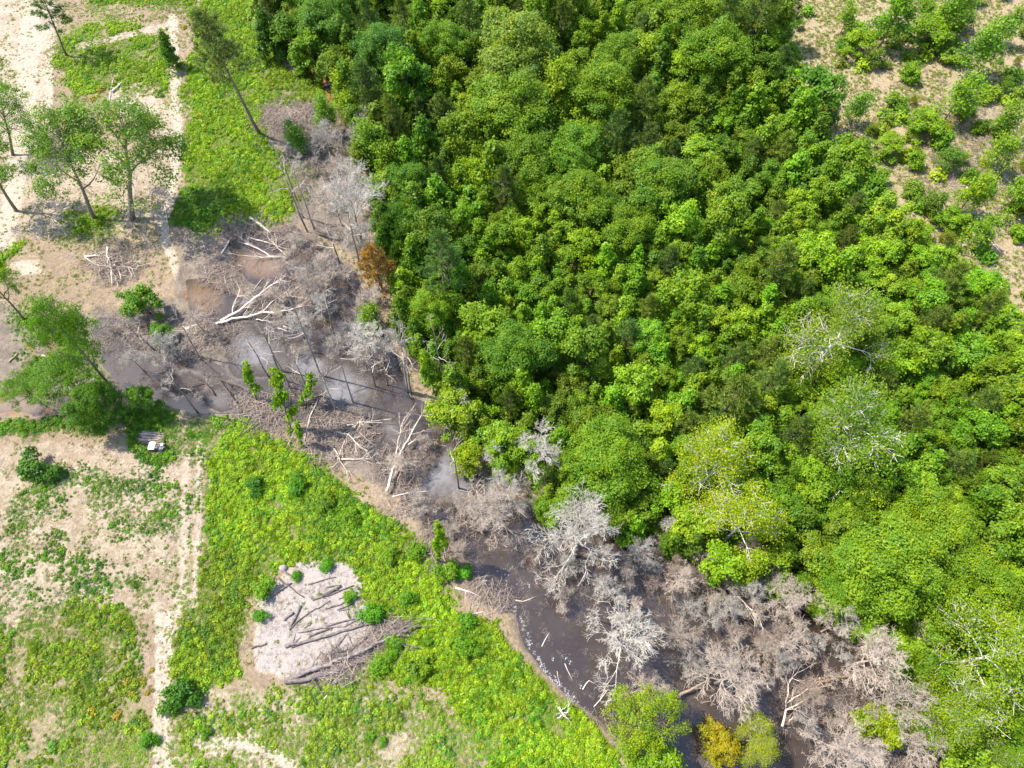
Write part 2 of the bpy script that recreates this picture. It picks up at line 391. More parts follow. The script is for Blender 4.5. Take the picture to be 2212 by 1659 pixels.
def leaf_arrays(rng, pos, nrm, size, aspect=1.5):
    n = len(pos)
    nrm = unit(nrm)
    t = unit(np.cross(nrm, rng.normal(size=(n, 3)))); b = np.cross(nrm, t)
    s = (np.asarray(size) * rng.uniform(0.65, 1.35, n))[:, None]
    la, lb = t * s * aspect * 0.5, b * s * 0.5
    dz = nrm * s * rng.uniform(-0.25, 0.1, (n, 1))
    V = np.stack([pos - la + dz, pos + lb, pos + la + dz, pos - lb], 1).reshape(-1, 3)
    F = np.arange(n * 4).reshape(n, 4)
    return V, F

class Tubes:
    """collects tapered tubes; tri/quad faces kept as quads"""
    def __init__(s): s.V, s.F, s.n = [], [], 0
    def add(s, pts, rad, sides=4, cap=False):
        pts = np.asarray(pts, float); rad = np.asarray(rad, float); k = len(pts)
        d = np.gradient(pts, axis=0); d = unit(d)
        ref = np.array([0.0, 0, 1.0]) if abs(d[0][2]) < 0.9 else np.array([1.0, 0, 0])
        a = unit(np.cross(d, ref)); b = np.cross(d, a)
        ang = np.linspace(0, 2 * math.pi, sides, endpoint=False)
        ring = a[:, None, :] * np.cos(ang)[None, :, None] + b[:, None, :] * np.sin(ang)[None, :, None]
        V = pts[:, None, :] + ring * rad[:, None, None]
        s.V.append(V.reshape(-1, 3))
        i = np.arange(k - 1)[:, None] * sides + np.arange(sides)[None, :]
        j = np.arange(k - 1)[:, None] * sides + (np.arange(sides)[None, :] + 1) % sides
        s.F.append(np.stack([i, j, j + sides, i + sides], -1).reshape(-1, 4) + s.n)
        base = s.n; s.n += k * sides
        if cap:
            for ring0, c, fl in ((base, pts[0], True), (base + (k - 1) * sides, pts[-1], False)):
                s.V.append(c[None, :]); ci = s.n; s.n += 1
                q = np.arange(sides); q2 = (q + 1) % sides
                # cap quads use a doubled centre point
                s.V.append(c[None, :]); s.n += 1
                f = np.stack([ring0 + q2, ring0 + q, np.full(sides, ci), np.full(sides, ci + 1)], -1)
                if not fl: f = f[:, [1, 0, 2, 3]]
                s.F.append(f)
    def mesh(s, name, material, smooth_shade=True):
        return mesh_np(name, np.concatenate(s.V), np.concatenate(s.F), material, smooth_shade=smooth_shade)

def skeleton(rng, H, Rad, r0, frac=0.3, counts=(9, 6, 5, 4), wob=0.04, el=(15, 70), top=0.92, up=0.15, lenk=(0.45, 0.7), twig_r=0.02):
    """branching skeleton: list per level of (pts, radii); tips"""
    lv = [[] for _ in range(len(counts) + 1)]; tips = []
    k = 9; t = np.linspace(0, 1, k)
    trunk = np.stack([np.cumsum(rng.normal(0, wob * H / k, k)), np.cumsum(rng.normal(0, wob * H / k, k)), t * H * top], 1); trunk[0, :2] = 0
    lv[0].append((trunk, r0 * (1 - 0.8 * t ** 0.9)))
    def grow(start, d, L, r, level):
        n = 5 if level <= 2 else 3
        pts = [start]; cur = start; dd = d
        for i in range(n - 1):
            dd = unit(dd + rng.normal(0, 0.16 + 0.03 * level, 3) + np.array([0, 0, up * 0.5]))
            cur = cur + dd * L / (n - 1); pts.append(cur)
        pts = np.array(pts); rr = np.maximum(r * np.linspace(1, 0.3, n), twig_r * 0.55)
        lv[level].append((pts, rr))
        if level >= len(counts):
            tips.append(pts[-1]); return
        m = max(2, int(round(counts[level] * rng.uniform(0.7, 1.3))))
        for j in range(m):
            s = rng.uniform(0.25, 1.0); x = s * (n - 1); i = min(int(x), n - 2)
            p = pts[i] * (1 - (x - i)) + pts[i + 1] * (x - i)
            ax = unit(pts[i + 1] - pts[i])
            side = unit(np.cross(ax, rng.normal(size=3)))
            ang = R(rng.uniform(22, 58))
            grow(p, ax * math.cos(ang) + side * math.sin(ang), L * rng.uniform(*lenk) * (1.1 - 0.35 * s), max(r * 0.5 * (1 - 0.4 * s), twig_r), level + 1)
    m = counts[0]; ph = rng.uniform(0, 6.28)
    for j in range(m):
        s = (j + rng.uniform(0.1, 0.9)) / m
        h = frac + (0.97 - frac) * s
        x = h * (k - 1); i = min(int(x), k - 2)
        p = trunk[i] * (1 - (x - i)) + trunk[i + 1] * (x - i)
        a = ph + j * 2.4 + rng.normal(0, 0.3); e = R(el[0] + (el[1] - el[0]) * s + rng.normal(0, 8))
        grow(p, np.array([math.cos(a) * math.cos(e), math.sin(a) * math.cos(e), math.sin(e)]), Rad * rng.uniform(0.75, 1.1) * (1.0 - 0.25 * s), r0 * 0.42 * (1 - 0.5 * s), 1)
    return lv, tips

def skel_meshes(name, lv, mat_trunk, mat_crown, split=1):
    a, b = Tubes(), Tubes()
    for L, lst in enumerate(lv):
        for pts, rr in lst:
            (a if L <= split else b).add(pts, rr, 7 if L == 0 else (5 if L == 1 else 3), cap=(L == 0))
    return a.mesh(name + '_trunk', mat_trunk), (b.mesh(name + '_crown', mat_crown, False) if b.V else None)

def lobe_leaves(rng, lobes, n, size, upb=0.45, flat=0.85, aspect=1.5, per=26, sub=0.34):
    """leaves gathered in small clumps, clumps gathered on uneven limbs' ends"""
    c = np.array([l[0] for l in lobes]); r = np.array([l[1] for l in lobes])
    w = r ** 2 / (r ** 2).sum(); m = max(8, n // per)
    li = rng.choice(len(lobes), m, p=w)
    d = rng.normal(size=(m, 3)); d[:, 2] += upb; d = unit(d)
    cc = c[li] + d * (r[li] * rng.uniform(0.5, 1.22, m))[:, None] * np.array([1, 1, flat])
    keep = np.ones(m, bool)
    for k in range(len(lobes)):
        q = np.linalg.norm((cc - c[k]) / np.array([1, 1, flat]), axis=1)
        keep &= (q > r[k] * 0.62) | ((li == k) & (q > r[k] * .35))
    cc, d, li = cc[keep], d[keep], li[keep]; m = len(cc)
    cnt = rng.integers(int(per * .5), int(per * 1.5), m); idx = np.repeat(np.arange(m), cnt); n = len(idx)
    sr = (sub * rng.uniform(.6, 1.35, m))[idx][:, None]
    off = rng.normal(0, 1, (n, 3)) * np.array([1, 1, .6])
    pos = cc[idx] + off * sr
    nrm = d[idx] * 0.55 + unit(off) * .5 + np.array([0, 0, 0.7]) + rng.normal(0, 0.5, (n, 3))
    V, F = leaf_arrays(rng, pos, nrm, size, aspect)
    cv = rng.uniform(0, 1, m); lv = rng.uniform(0, 1, len(lobes))
    v = np.clip(0.25 * lv[li][idx] + 0.30 * cv[idx] + 0.45 * rng.beta(1.6, 1.9, n), 0, 1)
    return V, F, v

def leaf_mesh(name, V, F, v, material):
    return mesh_np(name, V, F, material, fattr={'v': v})

# ------------------------------------------------------------------ tree kinds (each built once, then copied)
RS = np.random.default_rng
KINDS = {}

def add_kind(kind, trunk, crown, H, rad, zc):
    KINDS.setdefault(kind, []).append((trunk, crown, H, rad, zc))

def oak_lobes(rng, H, rad, n, base=0.42):
    lobes = []; p1, p2, p3 = rng.uniform(0, 6.28, 3); ox, oy = rng.normal(0, .08 * rad, 2)
    out = lambda a: 1 + 0.16 * math.sin(2 * a + p1) + 0.14 * math.sin(3 * a + p2) + .07 * math.sin(7 * a + p3)
    for i in range(n):
        a = i * 2.4 + rng.uniform(0, 1); q = math.sqrt((i + 0.5) / n) * 0.82; rr = q * rad * out(a)
        dome = math.sqrt(max(0.0, 1 - q * q))
        z = H * (base + (1 - base) * (0.10 + 0.80 * dome * rng.uniform(0.52, 1.12)))
        lobes.append((np.array([ox * dome + math.cos(a) * rr, oy * dome + math.sin(a) * rr, z]), rad * rng.uniform(0.13, 0.29)))
    for i in range(n // 2):     # skirts
        a = rng.uniform(0, 6.28); rr = rad * rng.uniform(0.55, 0.92) * out(a)
        lobes.append((np.array([math.cos(a) * rr, math.sin(a) * rr, H * rng.uniform(base * 0.8, base + 0.14)]), rad * rng.uniform(0.12, 0.26)))
    return lobes

def simple_trunk(rng, name, H, r0, Rad, frac=0.35, n=6, material=None):
    lv, _ = skeleton(rng, H, Rad, r0, frac, (n, 3), el=(25, 70), lenk=(0.4, 0.6))
    return skel_meshes(name, lv, material or M_BARK, None, split=9)[0]

for i in range(4):                                   # broad oaks
    rng = RS(100 + i); H, rad = 13.0, 6.0
    V, F, v = lobe_leaves(rng, oak_lobes(rng, H, rad, 40, 0.40), 34000, 0.20, flat=0.8, sub=.40, per=44)
    add_kind('oak', simple_trunk(rng, 'oak_trunk', H * 0.85, 0.32, 4.5), leaf_mesh('oak_crown', V, F, v, M_LEAF), H, rad, H * 0.66)
for i in range(2):                                   # feathery, fine leaved crowns
    rng = RS(150 + i); H, rad = 13.0, 6.0
    V, F, v = lobe_leaves(rng, oak_lobes(rng, H, rad, 48, 0.36), 46000, 0.155, flat=0.8, sub=.40, per=48, aspect=1.9)
    add_kind('fine', simple_trunk(rng, 'fine_trunk', H * 0.85, 0.3, 4.5), leaf_mesh('fine_crown', V, F, v, M_LEAF), H, rad, H * 0.66)
for i in range(6):                                   # rounded broadleaf trees
    rng = RS(200 + i); H, rad = 8.5, 3.1 + 0.25 * (i % 3)
    V, F, v = lobe_leaves(rng, oak_lobes(rng, H, rad, 17 + i, 0.30), 7400, 0.225, flat=0.9, per=27, sub=.30)
    add_kind('broad', simple_trunk(rng, 'broad_trunk', H * 0.85, 0.16, 2.3, 0.3), leaf_mesh('broad_crown', V, F, v, M_LEAF), H, rad, H * 0.62)
for i in range(6):                                   # upright young trees with spiring clusters
    rng = RS(300 + i); H, rad = 7.0, 1.9
    lobes = []
    for k in range(22):
        t = (k + 0.5) / 22; a = k * 2.4 + rng.uniform(0, .8); rr = rad * (1 - t) ** 0.75 * rng.uniform(0.6, 0.95)
        lobes.append((np.array([math.cos(a) * rr, math.sin(a) * rr, H * (0.18 + 0.78 * t)]), rad * (0.20 + 0.22 * (1 - t)) * rng.uniform(0.8, 1.2)))
    V, F, v = lobe_leaves(rng, lobes, 5200, 0.225, flat=1.0, upb=0.2, per=25, sub=.25)
    add_kind('spire', simple_trunk(rng, 'spire_trunk', H * 0.9, 0.10, 1.2, 0.2), leaf_mesh('spire_crown', V, F, v, M_LEAF), H, rad, H * 0.55)

for i in range(6):                                   # low many-stemmed thicket trees
    rng = RS(350 + i); H, rad = 5.2, 2.0
    lobes = []
    for k in range(7):                               # several leaders of different height
        a = k * 2.4 + rng.uniform(0, 1); rr = rng.uniform(.2, 1.35); h = H * rng.uniform(.5, .95)
        for t in np.linspace(.3, 1, 4): lobes.append((np.array([math.cos(a) * rr * (.5 + .5 * t), math.sin(a) * rr * (.5 + .5 * t), h * t]) + rng.normal(0, .15, 3), rng.uniform(.35, .62) * (1.25 - .6 * t)))
    V, F, v = lobe_leaves(rng, lobes, 4600, 0.20, flat=1.0, per=24, sub=.24)
    add_kind('thicket', simple_trunk(rng, 'thicket_trunk', H * .8, .08, 1.4, .08, 8), leaf_mesh('thicket_crown', V, F, v, M_LEAF), H, rad, H * .55)

def needle_tufts(rng, centers, axes, n_per, L, w):
    n = len(centers) * n_per
    c = np.repeat(centers, n_per, 0); ax = np.repeat(axes, n_per, 0)
    d = unit(rng.normal(size=(n, 3)) + ax * 0.9 + np.array([0, 0, 0.35]))
    s = L * rng.uniform(0.6, 1.2, n)[:, None]
    b = unit(np.cross(d, rng.normal(size=(n, 3)))) * w * 0.5
    V = np.stack([c - b, c + b, c + d * s + b * 0.4, c + d * s - b * 0.4], 1).reshape(-1, 3)
    v = np.repeat(rng.uniform(0, 1, len(centers)), n_per) * 0.5 + rng.uniform(0, 0.5, n)
    return V, np.arange(n * 4).reshape(n, 4), v

def pine_parts(rng, name, H, rad, low, nb, r0, tuft, n_per):
    tb = Tubes(); k = 8; t = np.linspace(0, 1, k)
    tr = np.stack([np.cumsum(rng.normal(0, .006 * H, k)), np.cumsum(rng.normal(0, .006 * H, k)), t * H], 1); tr[0, :2] = 0
    tb.add(tr, r0 * (1 - 0.85 * t), 7, cap=True)
    cen, axs = [], []
    for j in range(nb):
        s = (j + rng.uniform(0, 1)) / nb; h = low + (0.98 - low) * s
        x = h * (k - 1); i = min(int(x), k - 2); p = tr[i] * (1 - x + i) + tr[i + 1] * (x - i)
        a = j * 2.4 + rng.normal(0, .3); e = R(8 + 55 * s + rng.normal(0, 8))
        L = rad * (1 - s) ** 0.6 * rng.uniform(0.7, 1.1) + 0.15 * rad
        d = np.array([math.cos(a) * math.cos(e), math.sin(a) * math.cos(e), math.sin(e)])
        q = p + d * L + np.array([0, 0, 0.06 * L])
        tb.add(np.array([p, (p + q) / 2 + np.array([0, 0, -.03 * L]), q]), [r0 * .22, r0 * .15, r0 * .05], 4)
        m = max(3, int(L / tuft * 1.6))
        for g in range(m):
            w = 0.35 + 0.65 * (g + 1) / m
            cen.append(p + (q - p) * w + rng.normal(0, 0.11 * L, 3) * np.array([1, 1, .6])); axs.append(unit(d + rng.normal(0, .35, 3)))
    V, F, v = needle_tufts(rng, np.array(cen), np.array(axs), n_per, tuft, 0.075)
    return tb.mesh(name + '_trunk', M_BARK), leaf_mesh(name + '_crown', V, F, v, M_NEEDLE)

for i in range(4):
    rng = RS(400 + i); a, b = pine_parts(rng, 'pine', 9.0, 2.6, 0.22, 46, 0.14, 0.55, 22)
    add_kind('pine', a, b, 9.0, 2.4, 5.2)
rng = RS(440); a, b = pine_parts(rng, 'tall_pine', 22.0, 4.2, 0.52, 60, 0.30, 0.75, 24); add_kind('tallpine', a, b, 22.0, 4.0, 16.5)
rng = RS(441); a, b = pine_parts(rng, 'thin_pine', 13.0, 2.4, 0.42, 40, 0.18, 0.6, 18); add_kind('thinpine', a, b, 13.0, 2.3, 9.5)

def tip_leaves(rng, tips, n_per, spread, size, material, name, frac=1.0, drop=0.0):
    tips = np.array(tips)
    if frac < 1: tips = tips[rng.uniform(size=len(tips)) < frac]
    c = np.repeat(tips, n_per, 0); n = len(c)
    pos = c + rng.normal(0, spread, (n, 3)) - np.array([0, 0, 1]) * rng.uniform(0, drop, (n, 1))
    nrm = rng.normal(0, 0.6, (n, 3)) + np.array([0, 0, 0.8])
    V, F = leaf_arrays(rng, pos, nrm, size)
    v = np.repeat(rng.uniform(0, 1, len(tips)), n_per) * 0.4 + rng.uniform(0, 0.6, n)
    return leaf_mesh(name, V, F, v, material)

for i in range(3):                                   # open-grown oaks: limbs show below and through an umbrella of foliage
    rng = RS(500 + i); H, rad = 15.0, 6.0
    lv, tips = skeleton(rng, H, rad * 0.9, 0.34, 0.36, (10, 5, 4), el=(30, 62), lenk=(0.45, 0.62), wob=0.05, up=.12, top=.84)
    tr = skel_meshes('open_trunk', lv, M_BARK, None, split=9)[0]
    V, F, v = lobe_leaves(rng, oak_lobes(rng, H, rad, 26, 0.50), 12500, 0.165, flat=0.7, per=32, sub=.42)
    add_kind('open', tr, leaf_mesh('open_crown', V, F, v, M_LEAF), H, rad, H * 0.72)
for i in range(3):                                   # half-bare dying trees: bleached limbs with thin pale foliage
    rng = RS(520 + i); H, rad = 14.0, 5.8
    lv, tips = skeleton(rng, H, rad, 0.26, 0.34, (11, 8, 6), el=(12, 70), lenk=(0.45, 0.66), wob=0.04, twig_r=0.034)
    tr = skel_meshes('dying_trunk', lv, M_DEAD, None, split=9)[0]
    add_kind('dying', tr, tip_leaves(rng, tips, 44, 0.55, 0.15, M_LEAF, 'dying_crown', 0.6, .5), H, rad, H * 0.66)
for i in range(8):                                   # leafless dead trees
    rng = RS(600 + i); H, rad = 11.0, 4.6
    st = i % 4
    kw = [dict(frac=0.34, counts=(12, 8, 6, 5), el=(10, 68)), dict(frac=0.45, counts=(11, 8, 6, 5), el=(20, 75)),
          dict(frac=0.3, counts=(14, 8, 6, 4), el=(15, 60)), dict(frac=0.25, counts=(9, 8, 6, 5), el=(25, 72))][st]
    lv, tips = skeleton(rng, H, rad * [1.0, .8, .9, .95][st], 0.2, lenk=(0.42, 0.64), wob=0.05, twig_r=0.0165, **kw)
    a, b = skel_meshes('dead', lv, M_DEAD, M_DEAD, split=1)
    add_kind('dead', a, b, H, rad, H * 0.62)
for i in range(4):                                   # standing snags: a bare stem with a few broken limbs
    rng = RS(650 + i); H = 12.0
    lv, tips = skeleton(rng, H, 2.2, 0.14, 0.5, (6, 3, 2), el=(5, 60), top=0.98, wob=0.03)
    a, b = skel_meshes('snag', lv, M_DEAD, M_DEAD, split=0)
    add_kind('snag', a, b, H, 1.8, H * 0.7)
for i in range(5):                                   # shrubs
    rng = RS(700 + i); H, rad = 2.0, 1.3
    lobes = [(np.array([rng.normal(0, .5), rng.normal(0, .5), rng.uniform(.5, 1.35)]), rng.uniform(.38, .66)) for _ in range(12)]
    V, F, v = lobe_leaves(rng, lobes, 2600, 0.16, per=24, sub=.2)
    tb = Tubes()
    for k in range(6):
        a = rng.uniform(0, 6.28); tb.add(np.array([[0, 0, 0], [math.cos(a) * .3, math.sin(a) * .3, .6], [math.cos(a) * .7, math.sin(a) * .7, 1.3]]), [.04, .03, .015], 4)
    add_kind('shrub', tb.mesh('shrub_stem', M_BARK), leaf_mesh('shrub_crown', V, F, v, M_LEAF), H, rad, 1.0)
for i in range(3):                                   # broken stems wrapped in vines
    rng = RS(740 + i); H, rad = 5.0, 1.0
    lv, tips = skeleton(rng, H, 1.3, .12, .35, (4, 2), el=(20, 60), wob=.09)
    lobes = []
    for L_ in lv[:2]:
        for pts, rr_ in L_:
            for p in pts[::2] if L_ is lv[0] else pts[1:]: lobes.append((p + rng.normal(0, .12, 3), rng.uniform(.22, .45)))
    V, F, v = lobe_leaves(rng, lobes, 1500, .22, per=14, sub=.17)
    add_kind('vine', skel_meshes('vine', lv, M_BARK, None, split=9)[0], leaf_mesh('vine_crown', V, F, v, M_LEAF), H, rad, 2.5)
for i in range(3):                                   # thin saplings of the replanted clearing
    rng = RS(720 + i); H, rad = 4.5, 1.4
    lv, tips = skeleton(rng, H, rad, 0.06, 0.2, (10, 5, 3), el=(20, 70), lenk=(0.45, 0.65))
    tr = skel_meshes('sapling_trunk', lv, M_BARK, None, split=9)[0]
    add_kind('sapling', tr, tip_leaves(rng, tips, 16, 0.26, 0.125, M_LEAF, 'sapling_crown'), H, rad, H * 0.6)

# ------------------------------------------------------------------ placing things
def tag(o, label=None, cat=None, group=None, kind=None):
    if label: o['label'] = label
    if cat: o['category'] = cat
    if group: o['group'] = group
    if kind: o['kind'] = kind
    return o

def link(name, me, parent=None, color=None):
    o = bpy.data.objects.new(name, me); COL.objects.link(o)
    if parent is not None: o.parent = parent
    if color is not None: o.color = (*color, 1)
    return o

TREE_COUNT = [0]
def tree(name, kind, base, label, cat, group=None, s=1.0, sz=None, tint=(1, 1, 1), bark=(1, 1, 1), rot=None, lean=None, var=None, parts=('trunk', 'crown')):
    TREE_COUNT[0] += 1
    lst = KINDS[kind]; tr, cr, H, rad, zc = lst[(TREE_COUNT[0] * 7 if var is None else var) % len(lst)]
    e = bpy.data.objects.new(name, None); COL.objects.link(e)
    e.empty_display_size = 0.5
    e.location = (base[0], base[1], base[2] - 0.05)
    rz = random.uniform(0, 6.28) if rot is None else rot
    q = Quaternion((0, 0, 1), rz)
    if lean is not None:
        up = Vector((lean[0], lean[1], 1.0)).normalized()
        q = Vector((0, 0, 1)).rotation_difference(up) @ q
    e.rotation_mode = 'QUATERNION'; e.rotation_quaternion = q
    e.scale = (s, s, s if sz is None else sz)
    if tr: link(parts[0], tr, e, bark)
    if cr: link(parts[1], cr, e, tint)
    tag(e, label, cat, group)
    return e

random.seed(5); np.random.seed(5)

# ------------------------------------------------------------------ ground and pond
def axis(lo, hi, step):
    a = np.arange(lo, hi + step / 2, step)
    far = np.array([8, 20, 45, 100, 220, 500, 1100, 2400, 4200.0])
    return np.concatenate([(lo - far)[::-1], a, hi + far])

xs, ys = axis(-118, 118, 0.42), axis(-8, 146, 0.42)
X, Y = np.meshgrid(xs, ys); gx, gy = X.ravel(), Y.ravel()
FD = fields(gx, gy)
infr = (np.abs(gx) < 120) & (gy > -10) & (gy < 148)
pond_d = FD['pond'] * 0.062
gz = 0.16 * (vnoise(gx, gy, 9, 3) - 0.5) + 0.10 * (vnoise(gx, gy, 1.6, 8, 2) - 0.5)
gz = gz * (1 - sstep(-3, 0, pond_d)) - np.where(infr, 0.75 * sstep(-1.2, 1.8, pond_d), 0) - np.where(infr, 0.05 * sstep(-6, 0, pond_d), 0)
gz += np.where(infr, 0.25 * sstep(-3.0, -1.2, pond_d) * (1 - sstep(-1.2, -.4, pond_d)) * (FD['mud'] < 0.5), 0)
ny, nx = X.shape
ii = (np.arange(ny - 1)[:, None] * nx + np.arange(nx - 1)[None, :]).ravel()
faces = np.stack([ii, ii + 1, ii + 1 + nx, ii + nx], 1)
pa = {k: FD[k] for k in ('g', 'sand', 'ash', 'mud', 'forest', 'clear')}
pa['silt'] = np.clip(FD['silt'], 0, 1) * (FD['mud'] > 0.2)
ground = link('ground', mesh_np('ground', np.stack([gx, gy, gz], 1), faces, M_GROUND, pattr=pa, smooth_shade=True))
tag(ground, kind='structure')

xs2, ys2 = np.arange(-72, 66, 0.6), np.arange(-6, 122, 0.6)
X2, Y2 = np.meshgrid(xs2, ys2); wx, wy = X2.ravel(), Y2.ravel()
FW = fields(wx, wy); ny2, nx2 = X2.shape
ii = (np.arange(ny2 - 1)[:, None] * nx2 + np.arange(nx2 - 1)[None, :]).ravel()
F2 = np.stack([ii, ii + 1, ii + 1 + nx2, ii + nx2], 1)
wet = (FW['pond'] > -45)
F2 = F2[wet[F2].any(1)]
used = np.unique(F2); remap = np.full(len(wx), -1); remap[used] = np.arange(len(used))
water = link('water', mesh_np('water', np.stack([wx, wy, np.full(len(wx), -0.28)], 1)[used], remap[F2], M_WATER, pattr={'sky_sheen': FW['sky_sheen'][used], 'silt': FW['silt'][used]}))
tag(water, kind='structure')

def ground_z(x, y):
    i = int(np.clip(np.searchsorted(xs, x), 1, len(xs) - 1)); j = int(np.clip(np.searchsorted(ys, y), 1, len(ys) - 1))
    return float(gz[j * nx + i])

def on_ground(p):
    return Vector((p.x, p.y, ground_z(p.x, p.y)))

# ------------------------------------------------------------------ ground cover that nobody could count (stuff)
def stuff_scatter(name, label, cat, meshes, pts, scale, rotz, tint, idx):
    coll = bpy.data.collections.new(name + '_kinds')
    for k, me in enumerate(meshes):
        coll.objects.link(bpy.data.objects.new('%s_kind_%02d' % (name, k), me))
    n = len(pts)
    me = bpy.data.meshes.new(name); me.vertices.add(n); me.vertices.foreach_set('co', np.asarray(pts, np.float32).ravel())
    a = me.attributes.new('sc', 'FLOAT', 'POINT'); a.data.foreach_set('value', np.asarray(scale, np.float32))
    a = me.attributes.new('rz', 'FLOAT_VECTOR', 'POINT'); a.data.foreach_set('vector', np.asarray(rotz, np.float32).ravel())
    a = me.attributes.new('tint', 'FLOAT_COLOR', 'POINT'); a.data.foreach_set('color', np.concatenate([tint, np.ones((n, 1))], 1).astype(np.float32).ravel())
    a = me.attributes.new('ix', 'INT', 'POINT'); a.data.foreach_set('value', np.asarray(idx, np.int32))
    o = link(name, me); tag(o, label, cat, kind='stuff')
    ng = bpy.data.node_groups.new(name, 'GeometryNodeTree')
    ng.interface.new_socket('Geometry', in_out='INPUT', socket_type='NodeSocketGeometry')
    ng.interface.new_socket('Geometry', in_out='OUTPUT', socket_type='NodeSocketGeometry')
    gi, go = ng.nodes.new('NodeGroupInput'), ng.nodes.new('NodeGroupOutput')
    ci = ng.nodes.new('GeometryNodeCollectionInfo'); ci.inputs['Collection'].default_value = coll
    ci.inputs['Separate Children'].default_value = True; ci.inputs['Reset Children'].default_value = True
    iop = ng.nodes.new('GeometryNodeInstanceOnPoints'); iop.inputs['Pick Instance'].default_value = True
    def na(k, t):
        q = ng.nodes.new('GeometryNodeInputNamedAttribute'); q.data_type = t; q.inputs['Name'].default_value = k; return q.outputs[0]
    L = ng.links.new
    L(gi.outputs[0], iop.inputs['Points']); L(ci.outputs[0], iop.inputs['Instance'])
    L(na('ix', 'INT'), iop.inputs['Instance Index']); L(na('rz', 'FLOAT_VECTOR'), iop.inputs['Rotation']); L(na('sc', 'FLOAT'), iop.inputs['Scale'])
    L(iop.outputs[0], go.inputs[0])
    md = o.modifiers.new('scatter', 'NODES'); md.node_group = ng
    return o

def clump_mesh(seed, n, rad, hgt, size, material, aspect=1.6):
    rng = RS(seed)
    d = rng.normal(size=(n, 3)); d[:, 2] = np.abs(d[:, 2]) + 0.15; d = unit(d)
    pos = d * np.array([rad, rad, hgt]) * rng.uniform(0.55, 1.05, (n, 1))
    nrm = d * 0.7 + np.array([0, 0, 0.6]) + rng.normal(0, 0.45, (n, 3))
    V, F = leaf_arrays(rng, pos, nrm, size, aspect)
    return leaf_mesh('clump', V, F, np.clip(rng.beta(1.6, 1.8, n), 0, 1), material)

def blade_mesh(seed, n, rad, hgt, w, material):
    rng = RS(seed)
    c = np.concatenate([rng.normal(0, rad * .4, (n, 2)), np.zeros((n, 1))], 1)
    d = unit(np.concatenate([rng.normal(0, 0.8, (n, 2)), np.full((n, 1), 1.0)], 1))
    s = hgt * rng.uniform(.5, 1.2, (n, 1)); b = unit(np.cross(d, rng.normal(size=(n, 3)))) * w / 2
    V = np.stack([c - b, c + b, c + d * s + b * .3, c + d * s - b * .3], 1).reshape(-1, 3)
    return leaf_mesh('blades', V, np.arange(n * 4).reshape(n, 4), rng.uniform(0, 1, n), material)

def twig_mesh(seed, n, L, r, material):
    rng = RS(seed); tb = Tubes(); vals = []
    for k in range(n):
        c = rng.normal(0, L * .35, 3); c[2] = abs(c[2]) * .25 + .03
        a = rng.uniform(0, 6.28); d = np.array([math.cos(a), math.sin(a), rng.normal(0, .22)]); l = L * rng.uniform(.3, 1)
        tb.add(np.array([c - d * l / 2, c + rng.normal(0, .05 * l, 3), c + d * l / 2]), [r, r * .8, r * .4], 3)
        vals += [rng.uniform()] * 6
    me = mesh_np('twigs', np.concatenate(tb.V), np.concatenate(tb.F), material, fattr={'v': np.array(vals)})
    return me

rngS = RS(77)
def look(x, y):
    j1, j2 = rngS.uniform(-.3, .3, (2, len(x)))
    k = np.clip(np.searchsorted(ys, y + j1), 1, len(ys) - 1) * nx + np.clip(np.searchsorted(xs, x + j2), 1, len(xs) - 1)
    d = {q: FD[q][k] for q in ('g', 'pond', 'mud', 'forest', 'clear', 'sand', 'ash')}
    d['tone'] = [t[k] for t in FD['tone']]
    return d
def scatter_points(n):
    """even points over the ground in view and a little beyond"""
    out = []
    x = rngS.uniform(-118, 118, n); y = rngS.uniform(-8, 146, n)
    u, v = to_sheet(x, y)
    k = (u > -90) & (u < 2300) & (v > -70) & (v < 1740)
    return x[k], y[k]

def zs(x, y):
    i = np.clip(np.searchsorted(xs, x), 1, len(xs) - 1); j = np.clip(np.searchsorted(ys, y), 1, len(ys) - 1)
    return gz[j * nx + i]

TONES = np.array([[1.15, 1.15, 0.8], [1.0, 0.92, 1.0], [0.62, 0.82, 1.1], [1.15, 1.08, 2.2]])
def weed_tint(f, n, x, y):
    t = np.stack(f['tone'], 1) + 1e-3; t = t / t.sum(1, keepdims=True)
    c = t @ TONES
    big = vnoise(x, y, 5.0, 51)[:, None]
    c = c * (0.75 + 0.5 * big) * rngS.uniform(0.72, 1.25, (n, 1)) * np.concatenate([rngS.uniform(.85, 1.15, (n, 1)), np.ones((n, 1)), rngS.uniform(.7, 1.4, (n, 1))], 1)
    dk = (rngS.uniform(size=n) < .10 + .5 * sstep(.55, .75, vnoise(x, y, 3.5, 53)))[:, None]
    return np.where(dk, c * np.array([[.5, .72, 1.1]]), c)

x, y = scatter_points(900000); f = look(x, y)
cl = vnoise(x, y, 2.8, 61, 5) + rngS.normal(0, .035, len(x)); cl2 = vnoise(x, y, 9, 67, 2)
dens = f['g']
keep = (cl * 0.75 + cl2 * 0.25 < 0.31 + 0.34 * dens) & (dens > 0.08) & (rngS.uniform(size=len(x)) < 0.30 + 0.30 * dens) & (f['pond'] < -2)
x, y = x[keep], y[keep]; f = look(x, y); n = len(x)
lush = np.clip((f['g'] - 0.4) * 1.8, 0, 1)
sc = np.clip((0.30 + 0.50 * lush) * rngS.lognormal(0, 0.42, n) * (0.7 + 0.6 * vnoise(x, y, 4, 71)), .15, 1.15)
wm = [clump_mesh(800 + k, 84, 0.42, 0.42, 0.125, M_WEED) for k in range(5)] + [blade_mesh(810 + k, 36, 0.3, 0.55, 0.07, M_WEED) for k in range(3)]
ix = np.where(rngS.uniform(size=n) < 0.72, rngS.integers(0, 5, n), rngS.integers(5, 8, n))
